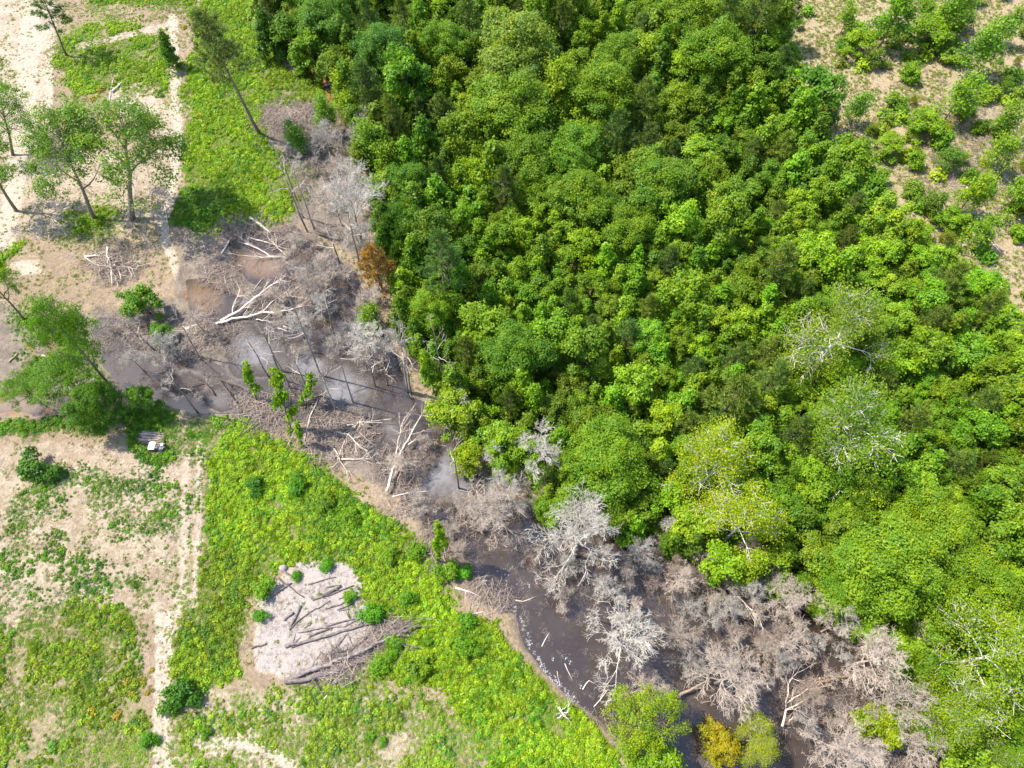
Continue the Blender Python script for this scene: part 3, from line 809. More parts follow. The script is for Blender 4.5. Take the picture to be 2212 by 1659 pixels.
rot = np.stack([np.zeros(n), np.zeros(n), rngS.uniform(0, 6.28, n)], 1)
N_WEEDS = n
stuff_scatter('weeds', 'bright green weeds and low growth covering the cleared banks', 'weeds', wm, np.stack([x, y, zs(x, y)], 1), sc, rot, weed_tint(f, n, x, y), ix)

# low dry grass over the bare soil
x, y = scatter_points(190000); f = look(x, y)
cl = vnoise(x, y, 3.2, 91, 3)
bare = (f['forest'] < 0.4) & (f['pond'] < -8) & (f['mud'] < 0.6)
keep = bare & (cl < np.where(f['clear'] > .5, .62, .50)) & (rngS.uniform(size=len(x)) < np.where(f['clear'] > .5, 1.0, 0.6) * (1 - 0.7 * f['sand']))
x, y = x[keep], y[keep]; f = look(x, y); n = len(x)
sc = rngS.uniform(0.35, 0.9, n) * np.where(f['clear'] > .5, 1.25, 1.0)
green = (rngS.uniform(size=n) < np.where(f['clear'] > .5, 0.5, 0.45))[:, None]
tint = np.where(green, np.array([[0.75, 0.85, 1.0]]), np.array([[1.5, 0.92, 9.5]])) * rngS.uniform(.7, 1.3, (n, 1))
stuff_scatter('dry_grass', 'thin dry grass tufts over bare tan soil', 'grass', [blade_mesh(830 + k, 22, 0.35, 0.36, 0.055, M_WEED) for k in range(3)] + [clump_mesh(836, 18, .3, .2, .14, M_WEED)],
              np.stack([x, y, zs(x, y)], 1), sc, np.stack([np.zeros(n), np.zeros(n), rngS.uniform(0, 6.28, n)], 1), tint, rngS.integers(0, 4, n))

# low turf and seedlings filling the ground between the weeds
x, y = scatter_points(800000); f = look(x, y)
cl = vnoise(x, y, 4.5, 191, 5) + rngS.normal(0, .06, len(x))
keep = (f['forest'] < .4) & (f['pond'] < -4) & (cl < 0.33 + 0.36 * f['g']) & (f['g'] > .05) & (rngS.uniform(size=len(x)) < .62)
x, y = x[keep], y[keep]; f = look(x, y); n = len(x)
sc = rngS.uniform(.3, .8, n) * (.6 + .6 * f['g'])
dry = (rngS.uniform(size=n) < .16)[:, None]
N_TURF = n
stuff_scatter('turf', 'low turf and seedlings patchily greening the bare soil', 'turf', [clump_mesh(840 + k, 40, .42, .16, .10, M_WEED) for k in range(4)], np.stack([x, y, zs(x, y)], 1), sc,
              np.stack([np.zeros(n), np.zeros(n), rngS.uniform(0, 6.28, n)], 1), np.where(dry, np.array([[1.5, .95, 9.5]]), weed_tint(f, n, x, y) * np.array([[.88, .95, 1.1]])), rngS.integers(0, 4, n))

# forest undergrowth
x, y = scatter_points(60000); f = look(x, y)
keep = (f['forest'] > 0.35) & (f['pond'] < -6) & (vnoise(x, y, 5, 95) < 0.70) & (rngS.uniform(size=len(x)) < 0.9)
edge = (f['clear'] > .3) & (vnoise(x, y, 6, 96) < 0.38) & (rngS.uniform(size=len(x)) < 0.12)
keep = keep | edge
x, y = x[keep], y[keep]; n = len(x)
sc = np.clip(rngS.lognormal(0.40, 0.42, n) * (0.7 + .6 * vnoise(x, y, 7, 97)), .5, 2.0)
tint = np.array([[1.0, 1.0, 1.0]]) * rngS.uniform(.65, 1.5, (n, 1)) * np.concatenate([rngS.uniform(.7, 1.3, (n, 1)), np.ones((n, 1)), rngS.uniform(.7, 1.5, (n, 1))], 1)
stuff_scatter('undergrowth', 'dense leafy undergrowth between the forest trees', 'undergrowth', [clump_mesh(850 + k, 150, 0.75, 1.0, 0.18, M_UNDER) for k in range(5)],
              np.stack([x, y, zs(x, y)], 1), sc, np.stack([np.zeros(n), np.zeros(n), rngS.uniform(0, 6.28, n)], 1), tint, rngS.integers(0, 5, n))

# twig litter and brush
BRUSH = [(245, 570, 45, 32, 0, 1.0), (620, 520, 50, 20, 10, .8), (480, 590, 40, 36, 0, .7), (600, 650, 90, 30, -15, .45), (740, 935, 60, 40, 20, 1.0), (680, 960, 60, 30, 30, .8), (850, 1010, 40, 40, 20, .55), (760, 700, 120, 180, 30, .12),
         (640, 260, 90, 50, 0, .7), (700, 330, 60, 80, 0, .6), (780, 800, 70, 50, 0, .15), (450, 720, 60, 50, 0, .6), (280, 720, 90, 50, 0, .35), (560, 900, 70, 30, 20, .8), (880, 1085, 40, 40, 30, .55), (960, 1180, 50, 60, 30, .7),
         (1060, 1290, 50, 25, 20, .8), (740, 1440, 70, 22, -15, .8), (830, 1370, 70, 20, -25, .6), (1200, 1230, 100, 80, 20, .15), (1500, 1280, 220, 90, 25, .2), (1800, 1470, 220, 110, 25, .2), (1640, 1380, 160, 90, 30, .15), (1300, 1560, 30, 20, 0, .5),
         (1920, 1600, 160, 80, 0, .45), (2100, 350, 120, 160, 0, .3), (530, 490, 60, 25, 0, .6), (1050, 1090, 60, 40, 0, .7), (640, 860, 50, 30, 0, .5)]
x, y = scatter_points(380000); u, v = to_sheet(x, y)
b = blobs(u, v, BRUSH); fz = look(x, y)
keep = rngS.uniform(size=len(x)) < b * 0.30 * (0.4 + 1.2 * (vnoise(x, y, 3, 99) > .45)) + 0.02 * (fz['mud'] > .5) + 0.035 * (fz['forest'] < .3) * (fz['pond'] < -5) + .03 * (fz['pond'] > 2)
x, y = x[keep], y[keep]; n = len(x); u, v = to_sheet(x, y); b = blobs(u, v, BRUSH)
sc = rngS.uniform(0.5, 1.3, n) * (0.32 + 0.88 * np.clip(b * 1.6, 0, 1))
z = np.maximum(zs(x, y), -0.27) + b * rngS.uniform(0, 0.5, n)
tint = np.array([[1.1, 1.02, 0.95]]) * rngS.uniform(.55, 1.35, (n, 1)) + rngS.normal(0, .012, (n, 3))
N_TW = n
stuff_scatter('brush_litter', 'grey brown twigs and brush strewn over mud and banks', 'brush', [twig_mesh(870 + k, 13, 2.0, 0.028, M_TWIG_I) for k in range(5)],
              np.stack([x, y, z], 1), sc, np.stack([np.zeros(n), np.zeros(n), rngS.uniform(0, 6.28, n)], 1), np.clip(tint, .05, 2), rngS.integers(0, 5, n))

# pale foam and bleached debris along the waterline
x, y = scatter_points(500000); u, v = to_sheet(x, y)
FOAM = [([(985, 1185), (1000, 1225), (1045, 1255)], 9, .9), ([(1005, 1290), (1060, 1312), (1110, 1310), (1130, 1350), (1150, 1400), (1180, 1450), (1230, 1500)], 7, .9), ([(1230, 1500), (1290, 1550), (1340, 1590)], 5, .4),
        ([(640, 575), (655, 590)], 8, .7), ([(500, 612), (545, 622)], 6, .6), ([(570, 640), (600, 625)], 5, .4), ([(350, 735), (390, 755)], 8, .5), ([(455, 700), (470, 740)], 8, .5), ([(940, 1160), (975, 1200)], 10, .7),
        ([(1060, 1250), (1150, 1260), (1190, 1290)], 26, .07), ([(1190, 1400), (1260, 1480)], 30, .03), ([(570, 1130), (700, 700)], 3, 0.0)]
pr = np.zeros(len(x))
for pts_, w_, s_ in FOAM: pr = np.maximum(pr, s_ * sstep(w_, w_ * .3, line_d(u, v, pts_)))
keep = rngS.uniform(size=len(x)) < pr
x, y = x[keep], y[keep]; n = len(x)
stuff_scatter('bank_foam', 'whitish foam and bleached debris along the pond edge', 'foam', [clump_mesh(890 + k, 9, 0.22, 0.04, 0.11, M_TWIG_I) for k in range(3)],
              np.stack([x, y, np.maximum(zs(x, y), -0.27) + .02], 1), rngS.uniform(.4, 1.1, n), np.stack([np.zeros(n), np.zeros(n), rngS.uniform(0, 6.28, n)], 1),
              np.array([[1.3, 1.5, 1.75]]) * rngS.uniform(.5, 1.1, (n, 1)), rngS.integers(0, 3, n))

# ------------------------------------------------------------------ named places for the labels
MARKS = [(1110, 235, 'broad domed oak'), (1120, 115, 'grey green oak'), (833, 110, 'dark corner oak'), (1195, 455, 'dark soil gap'), (1675, 593, 'dark bushy pine'),
         (1575, 870, 'tall soft pine'), (1808, 727, 'pale twiggy tree'), (1835, 936, 'half bare tree'), (1558, 1030, 'yellowish dying tree'), (1113, 753, 'tall pondside tree'),
         (1303, 1003, 'round bankside tree'), (1765, 150, 'forked bleached snag'), (1540, 285, 'small dirt opening'), (1590, 380, 'narrow dirt strip'), (2185, 640, 'sandy canopy gap'),
         (1908, 1223, 'feathery pale tree'), (2135, 1440, 'silver dying tree'), (670, 130, 'orange stream'), (923, 680, 'bare trunked tree'), (1160, 980, 'white bankside tree'),
         (810, 575, 'rusty dead pine'), (1300, 460, 'twin domed oaks'), (1960, 490, 'clearing corner'), (1690, 60, 'dark clearing edge'), (1420, 400, 'wide flat oak'), (1250, 330, 'low domed oak'),
         (1958, 920, 'radiating young pine'), (1350, 700, 'canopy dip')]
def spot(u, v, marks):
    d = sorted((math.hypot(u - a, v - b), t) for a, b, t in marks)
    return d[0][1], d[1][1]

PENDING = []
def auto_label(e, u, v, head, group, marks=MARKS):
    a, b = spot(u, v, marks)
    e['label'] = f'{head} by {a} and {b}'; e['group'] = group
    PENDING.append((e, u, v))

ORD = ['second', 'third', 'fourth', 'fifth', 'sixth', 'seventh', 'eighth']
def settle_labels(key=None, far='pond'):
    key = key or poly_d; by = {}
    for e, u, v in PENDING: by.setdefault(e['label'], []).append((e, u, v))
    for lab, lst in by.items():
        if len(lst) < 2: continue
        lst.sort(key=lambda q: key(q[1], q[2]))
        for i, q in enumerate(lst):
            q[0]['label'] = lab + (', nearest ' + far if i == 0 else (', farthest off ' + far if i == len(lst) - 1 else ', %s off %s' % (ORD[min(i - 1, 6)], far)))
    PENDING.clear()

def poly_d(u, v):
    return float(-poly_sd(np.array([u], float), np.array([v], float), POND)[0])

def tone_word(t):
    g = t[1]; r = t[0] / max(t[1], 1e-3)
    if r > 1.12: return 'yellow green'
    if g > 1.25: return 'lime green'
    if g > 0.92: return 'mid green'
    if r < 0.8: return 'bluish green'
    return 'deep green'

def in_poly(u, v, poly):
    return poly_sd(np.array([u], float), np.array([v], float), poly)[0]

# ------------------------------------------------------------------ the big forest trees, one by one
BIG = [  # u, v, radius, kind, tint, label
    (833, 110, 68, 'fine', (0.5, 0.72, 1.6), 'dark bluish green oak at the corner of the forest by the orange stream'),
    (1120, 115, 92, 'oak', (1.15, 1.0, 2.6), 'broad grey green oak with dusty pale leaves in the forest'),
    (1105, 235, 92, 'oak', (0.98, 0.98, 1.0), 'broad domed green oak standing above the young forest'),
    (1130, 345, 66, 'oak', (0.85, 0.9, 1.0), 'olive green oak just below the broad domed oak'),
    (1232, 335, 70, 'oak', (0.82, 0.98, 1.2), 'low domed oak with cool green leaves beside the broad oak'),
    (1262, 430, 68, 'oak', (0.95, 0.95, 1.0), 'higher of the twin domed oaks beside the dark gap'),
    (1352, 492, 60, 'oak', (1.0, 1.0, 1.0), 'lower of the twin domed oaks with rounded crown'),
    (1425, 400, 76, 'oak', (0.85, 0.92, 1.3), 'wide flat topped oak in mid forest'),
    (1165, 410, 56, 'oak', (0.88, 0.95, 0.9), 'round oak on the upper side of the dark gap'),
    (1300, 200, 74, 'oak', (1.0, 1.0, 0.9), 'leafy oak between the grey green oak and the far forest'),
    (1550, 110, 76, 'oak', (0.92, 0.98, 1.0), 'tall dark sided oak near the dark clearing edge'),
    (1480, 30, 66, 'oak', (1.1, 1.05, 1.0), 'bright oak at the top of the forest'),
    (965, 90, 52, 'oak', (0.9, 1.0, 1.1), 'mid green oak behind the dark corner oak'),
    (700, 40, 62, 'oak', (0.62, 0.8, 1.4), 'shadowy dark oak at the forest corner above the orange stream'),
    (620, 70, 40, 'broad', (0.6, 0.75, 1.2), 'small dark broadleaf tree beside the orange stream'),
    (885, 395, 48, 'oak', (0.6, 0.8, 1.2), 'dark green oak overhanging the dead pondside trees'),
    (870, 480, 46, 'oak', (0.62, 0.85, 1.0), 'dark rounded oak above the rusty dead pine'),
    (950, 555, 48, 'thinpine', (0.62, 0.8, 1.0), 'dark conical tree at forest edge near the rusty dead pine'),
    (923, 672, 52, 'fine', (1.25, 1.25, 1.3), 'light green tree with a bare leaning trunk beside the pond'),
    (1113, 753, 78, 'fine', (0.70, 0.88, 1.2), 'tall dark green tree standing above the pondside thicket'),
    (1040, 700, 56, 'broad', (1.05, 1.05, 1.0), 'rounded bright tree next to the tall dark pondside tree'),
    (1303, 1000, 92, 'fine', (0.98, 1.05, 1.0), 'large round bright green tree on the bank above the dead grove'),
    (1480, 640, 52, 'broad', (1.05, 1.05, 1.0), 'domed bright tree in the middle of the forest'),
    (1808, 727, 105, 'dying', (1.15, 1.0, 1.6), 'pale dying tree with many white twigs in the forest'),
    (1838, 940, 112, 'dying', (0.95, 0.95, 1.2), 'half bare tree with long white limbs in the forest'),
    (1545, 1010, 92, 'dying', (1.75, 1.35, 0.8), 'yellow green dying tree with silver limbs at grove edge'),
    (1600, 1130, 92, 'dying', (1.75, 1.35, 0.7), 'yellow green dying tree leaning over the dead grove'),
    (1690, 1090, 46, 'broad', (0.7, 0.85, 1.0), 'dark green tree between the yellow green dying trees and thicket'),
    (1915, 1225, 118, 'fine', (1.15, 1.15, 1.3), 'large feathery pale green tree above the dead grove'),
    (2015, 1150, 88, 'fine', (1.2, 1.15, 1.1), 'pale green tree adjoining the large feathery tree'),
    (2110, 1275, 92, 'fine', (1.05, 1.05, 1.0), 'full green tree below the feathery pale tree'),
    (1840, 1270, 66, 'fine', (0.95, 1.08, 1.2), 'cool green tree at the edge of the dead grove'),
    (2130, 1420, 125, 'dying', (1.3, 1.15, 1.0), 'dying tree with silver limbs by the photo corner swamp'),
    (2040, 1535, 90, 'dying', (1.25, 1.12, 1.0), 'thin pale tree with bleached limbs over the swamp'),
    (2200, 1550, 70, 'fine', (1.0, 1.08, 1.0), 'bright green tree at the swamp corner'),
    (1400, 1560, 84, 'open', (1.4, 1.2, 0.8), 'yellow green broadleaf tree on the point of the grassy bank'),
    (1420, 1650, 60, 'broad', (1.0, 1.1, 1.0), 'green tree at the foot of the yellow green bank tree'),
    (1905, 1560, 42, 'broad', (1.6, 1.3, 0.6), 'lone lime green bushy tree standing in the dead swamp'),
    (1760, 200, 56, 'broad', (0.6, 0.82, 1.0), 'dark green bushy tree beside the forked bleached snag'),
    (1330, 120, 50, 'oak', (0.95, 1.0, 1.2), 'round topped oak next to the grey green oak'),
]
taken = []
BARK_DYING = (1.1, 1.14, 1.1)
for u, v, r, kind, tint, lab in BIG:
    lst = KINDS[kind]; H, rad, zc = lst[0][2:5]
    s = r * mpp(u, v) * 0.93 / rad
    for _ in range(3):                                # the scale follows from the distance of the crown itself
        q = P(u, v, zc * s); s = r * ((q.y * sT + (CAM_H - q.z) * cT) / FPX) / rad
    sz = s * (1.0 if s > .8 else 1.1)
    q = P(u, v, zc * sz)
    nm = {'oak': 'oak_tree', 'open': 'bank_tree', 'fine': 'feathery_tree', 'broad': 'broadleaf_tree', 'dying': 'dying_tree', 'thinpine': 'pine_tree'}[kind]
    tree(nm, kind, on_ground(q), lab, 'tree', s=s, sz=sz, tint=tint, bark=BARK_DYING if kind == 'dying' else (1.2, 1.2, 1.2))
    taken.append((u, v, r * 0.80))

for u, v, r, lab in [(1678, 590, 46, 'dark bushy pine rising out of the bright forest'), (1575, 868, 56, 'tall soft needled dark pine in the forest'), (1590, 778, 34, 'small dark pine above the tall soft pine'),
                     (1958, 920, 40, 'young pine with radiating needles beside the half bare tree'), (1500, 800, 30, 'narrow olive pine in the thicket'), (1440, 575, 32, 'olive pine below the wide flat oak'),
                     (2040, 620, 40, 'olive pine by the sandy canopy gap'), (1900, 840, 34, 'dark pine beside the pale dying tree'), (2010, 700, 34, 'soft pine in the thicket beyond the pale dying tree'), (1560, 60, 40, 'dark pine near the dark clearing edge'),
                     (1330, 300, 40, 'upright olive pine next to the low domed oak'), (1390, 230, 36, 'olive pine beside the leafy oak'), (1010, 60, 36, 'soft pine behind the dark corner oak'), (1640, 40, 46, 'tall dark pine at the clearing edge'),
                     (1690, 20, 40, 'darkest pine overhanging the clearing edge'), (1210, 60, 36, 'olive pine behind the grey green oak'), (790, 200, 40, 'dark pine below the dark corner oak'), (850, 260, 34, 'narrow pine by the dead twig thicket'),
                     (1730, 640, 30, 'pine next to the dark bushy pine'), (2110, 880, 38, 'dark pine in the far thicket'), (2060, 1010, 34, 'pine beyond the radiating young pine'), (1480, 920, 34, 'pine beside the tall soft pine')]:
    H, rad, zc = KINDS['pine'][0][2:5]
    s = r * mpp(u, v) * 0.93 / rad; q = P(u, v, zc * s)
    tree('pine_tree', 'pine', on_ground(q), lab, 'pine', s=s, sz=s * 1.05, tint=random.choice([(0.9, .95, 1.0), (1.1, 1.05, 1.0), (.75, .85, 1.1)]))
    taken.append((u, v, r * 0.75))

# ------------------------------------------------------------------ the young forest, filled in
rr = random.Random(21)
fill_n = {'broad': 0, 'spire': 0, 'thicket': 0, 'pine': 0}; CAPN = {'broad': 265, 'spire': 290, 'thicket': 290, 'pine': 46}
GAPS = [(1540, 285, 26, 30), (1592, 378, 22, 34), (1195, 462, 26, 20), (2190, 650, 40, 70)]
rngF = RS(22); T = np.zeros((3000, 3)); T[:len(taken)] = taken; nt_ = len(taken)
for pass_, tries_n in ((0, 9000), (1, 60000)):
  CU, CV = rngF.uniform(545, 2300, tries_n), rngF.uniform(-60, 1740, tries_n)
  ok = (poly_sd(CU, CV, FOREST) > 4) & (poly_sd(CU, CV, CLEARING) < -22)
  for a, b, c, d in GAPS: ok &= ((CU - a) / c) ** 2 + ((CV - b) / d) ** 2 > 1
  for u, v in zip(CU[ok].tolist(), CV[ok].tolist()):
    t = rr.random(); up = 1.0 if v > 480 else 1.22
    if pass_ == 0: kind = 'broad' if t < 0.55 else ('spire' if t < .9 else 'pine')
    else: kind = 'thicket' if t < 0.5 else ('spire' if t < .85 else 'broad')
    if fill_n[kind] >= CAPN[kind]: continue
    rm = {'broad': rr.choice([1.9, 2.2, 2.6, 3.1]) if pass_ == 0 else rr.uniform(1.3, 1.8), 'spire': rr.uniform(1.3, 2.1), 'thicket': rr.uniform(1.15, 2.1), 'pine': rr.uniform(1.4, 2.2)}[kind] * up
    r = rm / mpp(u, v)
    tk_ = T[:nt_]
    if ((tk_[:, 0] - u) ** 2 + (tk_[:, 1] - v) ** 2 < (0.55 * r + 0.72 * tk_[:, 2]) ** 2).any(): continue
    T[nt_] = (u, v, r); nt_ += 1
    H, rad, zc = KINDS[kind][0][2:5]
    s = rm / rad; sz = s * rr.uniform(0.8, 1.35)
    q = P(u, v, zc * sz)
    g = rr.choice([0.72, 0.88, 1.0, 1.12, 1.25, 1.35]); hue = rr.choice([0.80, 0.88, 0.95, 1.0, 1.05, 1.12])
    gain = 1.08 if (u > 1250 and v > 450) else .95; g *= gain; tint = (g * hue, g, g * rr.uniform(0.7, 1.5))  # crown tints run brighter in one stretch of the forest
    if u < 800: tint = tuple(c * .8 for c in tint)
    nm = {'broad': 'broadleaf_tree', 'spire': 'young_tree', 'thicket': 'thicket_tree', 'pine': 'young_pine'}[kind]
    cat = {'broad': 'broadleaf tree', 'spire': 'young tree', 'thicket': 'thicket tree', 'pine': 'pine'}[kind]
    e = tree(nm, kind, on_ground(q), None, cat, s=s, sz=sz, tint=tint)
    size = 'small' if rm < 2.1 else ('medium' if rm < 3.0 else 'large')
    noun = {'broad': 'broadleaf tree', 'spire': 'upright tree', 'thicket': 'thicket tree', 'pine': 'young pine'}[kind]
    desc = (size + ' ' if kind in ('broad', 'thicket') else ('short ' if sz < 0.95 * s else ('tall ' if sz > 1.1 * s else ''))) + (tone_word(tint) if kind != 'pine' else ('dark' if g < 1 else 'olive'))
    auto_label(e, u, v, desc + ' ' + noun, {'thicket': 'low thicket trees of the forest', 'broad': 'rounded broadleaf trees of the forest', 'spire': 'upright young trees of the forest', 'pine': 'young pines of the forest'}[kind])
    fill_n[kind] += 1
settle_labels()
print('forest fill', fill_n, 'weeds', N_WEEDS, 'twigs', N_TW, 'turf', N_TURF)

# ------------------------------------------------------------------ the replanted clearing: shrubs and saplings
def by_px(name, kind, u, v, r, tint, label, cat, group=None, zfac=1.0, bark=(1, 1, 1), var=None, lean=None):
    H, rad, zc = KINDS[kind][0][2:5]
    s = r * mpp(u, v) / rad; q = P(u, v, zc * s * zfac)
    return tree(name, kind, on_ground(q), label, cat, group, s=s, sz=s * zfac, tint=tint, bark=bark, var=var, lean=lean)

for u, v, r, k, tint, lab in [
        (1862, 92, 52, 'broad', (1.15, 1.1, .9), 'round yellow green bush tree in the sandy clearing'), (1968, 155, 42, 'broad', (1.0, 1.05, .9), 'leafy bush tree with dark shade below in the clearing'),
        (2130, 105, 48, 'sapling', (.8, .95, 1.2), 'wide airy sapling by the clearing top'), (2010, 60, 60, 'broad', (.95, 1.0, 1.0), 'large leafy tree at the clearing top'), (1930, 40, 50, 'sapling', (.8, .95, 1.1), 'airy mid green sapling at the clearing top'),
        (2060, 25, 46, 'sapling', (1.0, 1.05, 1.0), 'bright airy sapling beside the large clearing tree'), (2075, 210, 44, 'sapling', (1.05, 1.1, 1.0), 'bright leaning sapling on tan soil in mid clearing'), (2000, 265, 56, 'broad', (1.05, 1.05, 1.2), 'broad pale bush in mid clearing'),
        (2040, 300, 44, 'broad', (.9, 1.0, 1.0), 'deep green bush below the broad pale bush'), (1925, 310, 46, 'broad', (1.1, 1.08, 1.0), 'rounded bush at the forest side of the clearing'), (1780, 260, 44, 'broad', (.65, .85, 1.0), 'dark low bush under the forked snag'),
        (1855, 235, 30, 'sapling', (.7, .9, 1.0), 'slim dark sapling on the clearing soil'), (1985, 345, 40, 'broad', (1.0, 1.05, 1.0), 'green bush between the clearing and forest'), (2100, 420, 40, 'sapling', (1.3, 1.15, .8), 'yellow green sapling on straw littered soil'),
        (2180, 260, 34, 'sapling', (.9, .9, 1.4), 'grey leaved sapling at the clearing margin'), (2165, 330, 40, 'sapling', (1.2, 1.1, 1.3), 'pale sapling near the fallen sticks'), (2060, 470, 46, 'broad', (.95, 1.05, .9), 'dense bush at the lower clearing corner'),
        (1985, 500, 48, 'broad', (1.15, 1.12, .9), 'bright rounded bush at the lower clearing corner'), (2200, 420, 38, 'sapling', (1.1, 1.1, 1.0), 'thin sapling beside the fallen pale log'), (2180, 60, 30, 'sapling', (.85, .85, 1.2), 'small grey green sapling near the clearing rim'),
        (1830, 40, 26, 'sapling', (1.0, 1.0, 1.0), 'small sapling on the open tan soil'), (2060, 120, 30, 'shrub', (1.0, .95, 1.4), 'dusty low shrub in the clearing'), (2140, 200, 30, 'shrub', (1.2, 1.05, 1.0), 'low yellowish shrub in the clearing'),
        (2190, 160, 26, 'shrub', (.7, .8, 1.0), 'dark low shrub by the clearing margin'), (2120, 500, 36, 'sapling', (1.0, 1.05, 1.0), 'sapling next to the long pale log'), (2205, 500, 36, 'broad', (1.05, 1.1, .9), 'leafy bush beyond the long pale log'), (1900, 380, 40, 'broad', (1.1, 1.1, 1.0), 'bright bush on the forest rim of the clearing')]:
    by_px({'broad': 'bush_tree', 'sapling': 'sapling', 'shrub': 'shrub'}[k], 'thicket' if k == 'broad' and r < 45 else k, u, v, r * (.64 if k == 'broad' else .84), tuple(1.12 * q for q in tint), lab, {'broad': 'bush', 'sapling': 'sapling', 'shrub': 'shrub'}[k], zfac=.62 if k == 'broad' else .85)
rs = random.Random(9)
CMARKS = [(1862, 92, 'round yellowish bush'), (1968, 155, 'shaded leafy bush'), (2130, 105, 'wide airy sapling'), (2010, 60, 'large clearing tree'), (2075, 210, 'bright leaning sapling'), (2000, 265, 'broad pale bush'), (1925, 310, 'rounded forest-side bush'),
          (1765, 150, 'forked bleached snag'), (2100, 420, 'yellow green sapling'), (2128, 510, 'long pale log'), (2095, 314, 'thin dark stick'), (1985, 500, 'bright corner bush'), (2190, 600, 'sandy canopy gap'), (2180, 260, 'grey leaved sapling')]
for i in range(72):
    for _ in range(50):
        u, v = rs.uniform(1700, 2290), rs.uniform(-60, 680)
        if in_poly(u, v, CLEARING) > 8: break
    r_ = rs.uniform(6, 22); tn = (rs.uniform(.75, 1.35), rs.uniform(.8, 1.1), rs.uniform(.8, 1.9))
    e = by_px('shrub', 'shrub' if i % 3 else 'sapling', u, v, r_ * (1 if i % 3 else 1.3), tn, None, 'shrub', var=i, zfac=1 if i % 3 else .6)
    auto_label(e, u, v, ('tiny ' if r_ < 13 else ('small ' if r_ < 18 else 'wide ')) + tone_word(tn) + ' low shrub', 'low shrubs dotting the clearing', CMARKS)
settle_labels()

# ------------------------------------------------------------------ trees of the open ground on the far bank of the pond
def based_tree(name, kind, b, t, r, tint, label, cat, bark=(1, 1, 1), var=None, topfrac=1.0, group=None, hmax=30.0):
    """b: foot on the sheet, t: top on the sheet"""
    base, top = solve_top(*b, *t, hmax=hmax)
    base = on_ground(base)
    H, rad, zc = KINDS[kind][0][2:5]
    h = (top - base).length
    s = r * mpp(*b) / rad; sz = h / (H * topfrac)
    d = top - base
    return tree(name, kind, base, label, cat, group, s=s, sz=sz, tint=tint, bark=bark, var=var, lean=(d.x / d.z, d.y / d.z))

based_tree('pine_tree', 'tallpine', (562, 290), (432, 28), 50, (1.15, 1.0, 1.6), 'tall leaning pine with long bare trunk on the weedy bank', 'pine', bark=(1.4, 1.3, 1.3))
based_tree('pine_tree', 'thinpine', (144, 120), (80, -30), 32, (.75, .85, 1.6), 'grey green pine standing beside the sandy track', 'pine')
based_tree('sapling', 'spire', (372, 148), (346, 62), 17, (.7, .85, 1.5), 'slender young tree with a dark ivy stem by the track', 'sapling')
based_tree('oak_tree', 'open', (286, 474), (262, 215), 112, (.82, .88, 1.9), 'larger spreading oak with visible limbs on bare tan soil', 'tree', bark=(1.5, 1.45, 1.4), var=0)
based_tree('oak_tree', 'open', (204, 472), (105, 245), 82, (.82, .88, 1.9), 'leaning spreading oak with several thin limbs on bare tan soil', 'tree', bark=(1.4, 1.35, 1.3), var=1)
based_tree('oak_tree', 'open', (36, 456), (-75, 290), 70, (.85, .95, 1.5), 'oak with thick trunk cut off by the picture edge', 'tree', bark=(1.5, 1.4, 1.4), var=2)
based_tree('oak_tree', 'open', (28, 335), (-5, 190), 62, (.8, .95, 1.2), 'smaller dark oak beside the sandy track', 'tree', var=1)
based_tree('oak_tree', 'open', (52, 690), (-60, 560), 46, (.7, .9, .9), 'tree with bare leaning trunk beside the silty puddle', 'tree', bark=(1.2, 1.1, 1.1), var=2)
based_tree('alder_tree', 'open', (250, 848), (85, 645), 60, (.70, .86, .8), 'tall dark leaning tree with long straight trunk over the flooded lobe', 'tree', var=0)
by_px('willow_tree', 'open', 125, 805, 62, (.62, .82, .8), 'broad dark green tree on the bank of the flooded lobe', 'tree')
by_px('willow_tree', 'fine', 205, 875, 50, (.58, .78, 1.0), 'hanging dark green willow at the corner of the flooded lobe', 'tree', zfac=1.2)
by_px('willow_tree', 'open', 35, 830, 44, (.75, .9, .8), 'leafy tree over the silty puddle bank', 'tree')
by_px('willow_tree', 'broad', 304, 858, 30, (.72, .95, 1.0), 'narrow green tree shading the parked quad bike', 'tree')
by_px('sapling', 'broad', 300, 648, 38, (.66, .85, .5), 'dense dark green crown standing on the mud flat', 'sapling', zfac=.8)
by_px('sapling', 'broad', 345, 715, 22, (.6, .85, .6), 'small green bush among dead twigs on the mud flat', 'bush', zfac=.8)
by_px('shrub', 'shrub', 66, 1003, 30, (.45, .65, 1.2), 'dark isolated shrub on bare tan soil', 'shrub')
by_px('shrub', 'shrub', 112, 1020, 20, (.45, .68, 1.0), 'small straggly shrub beside the dark isolated shrub', 'shrub')
by_px('shrub', 'shrub', 384, 1504, 34, (.42, .68, .8), 'round dark green shrub beside the two-track', 'shrub')
by_px('shrub', 'shrub', 550, 1045, 20, (.45, .75, .8), 'dark green shrub sunk in the bright weeds', 'shrub')
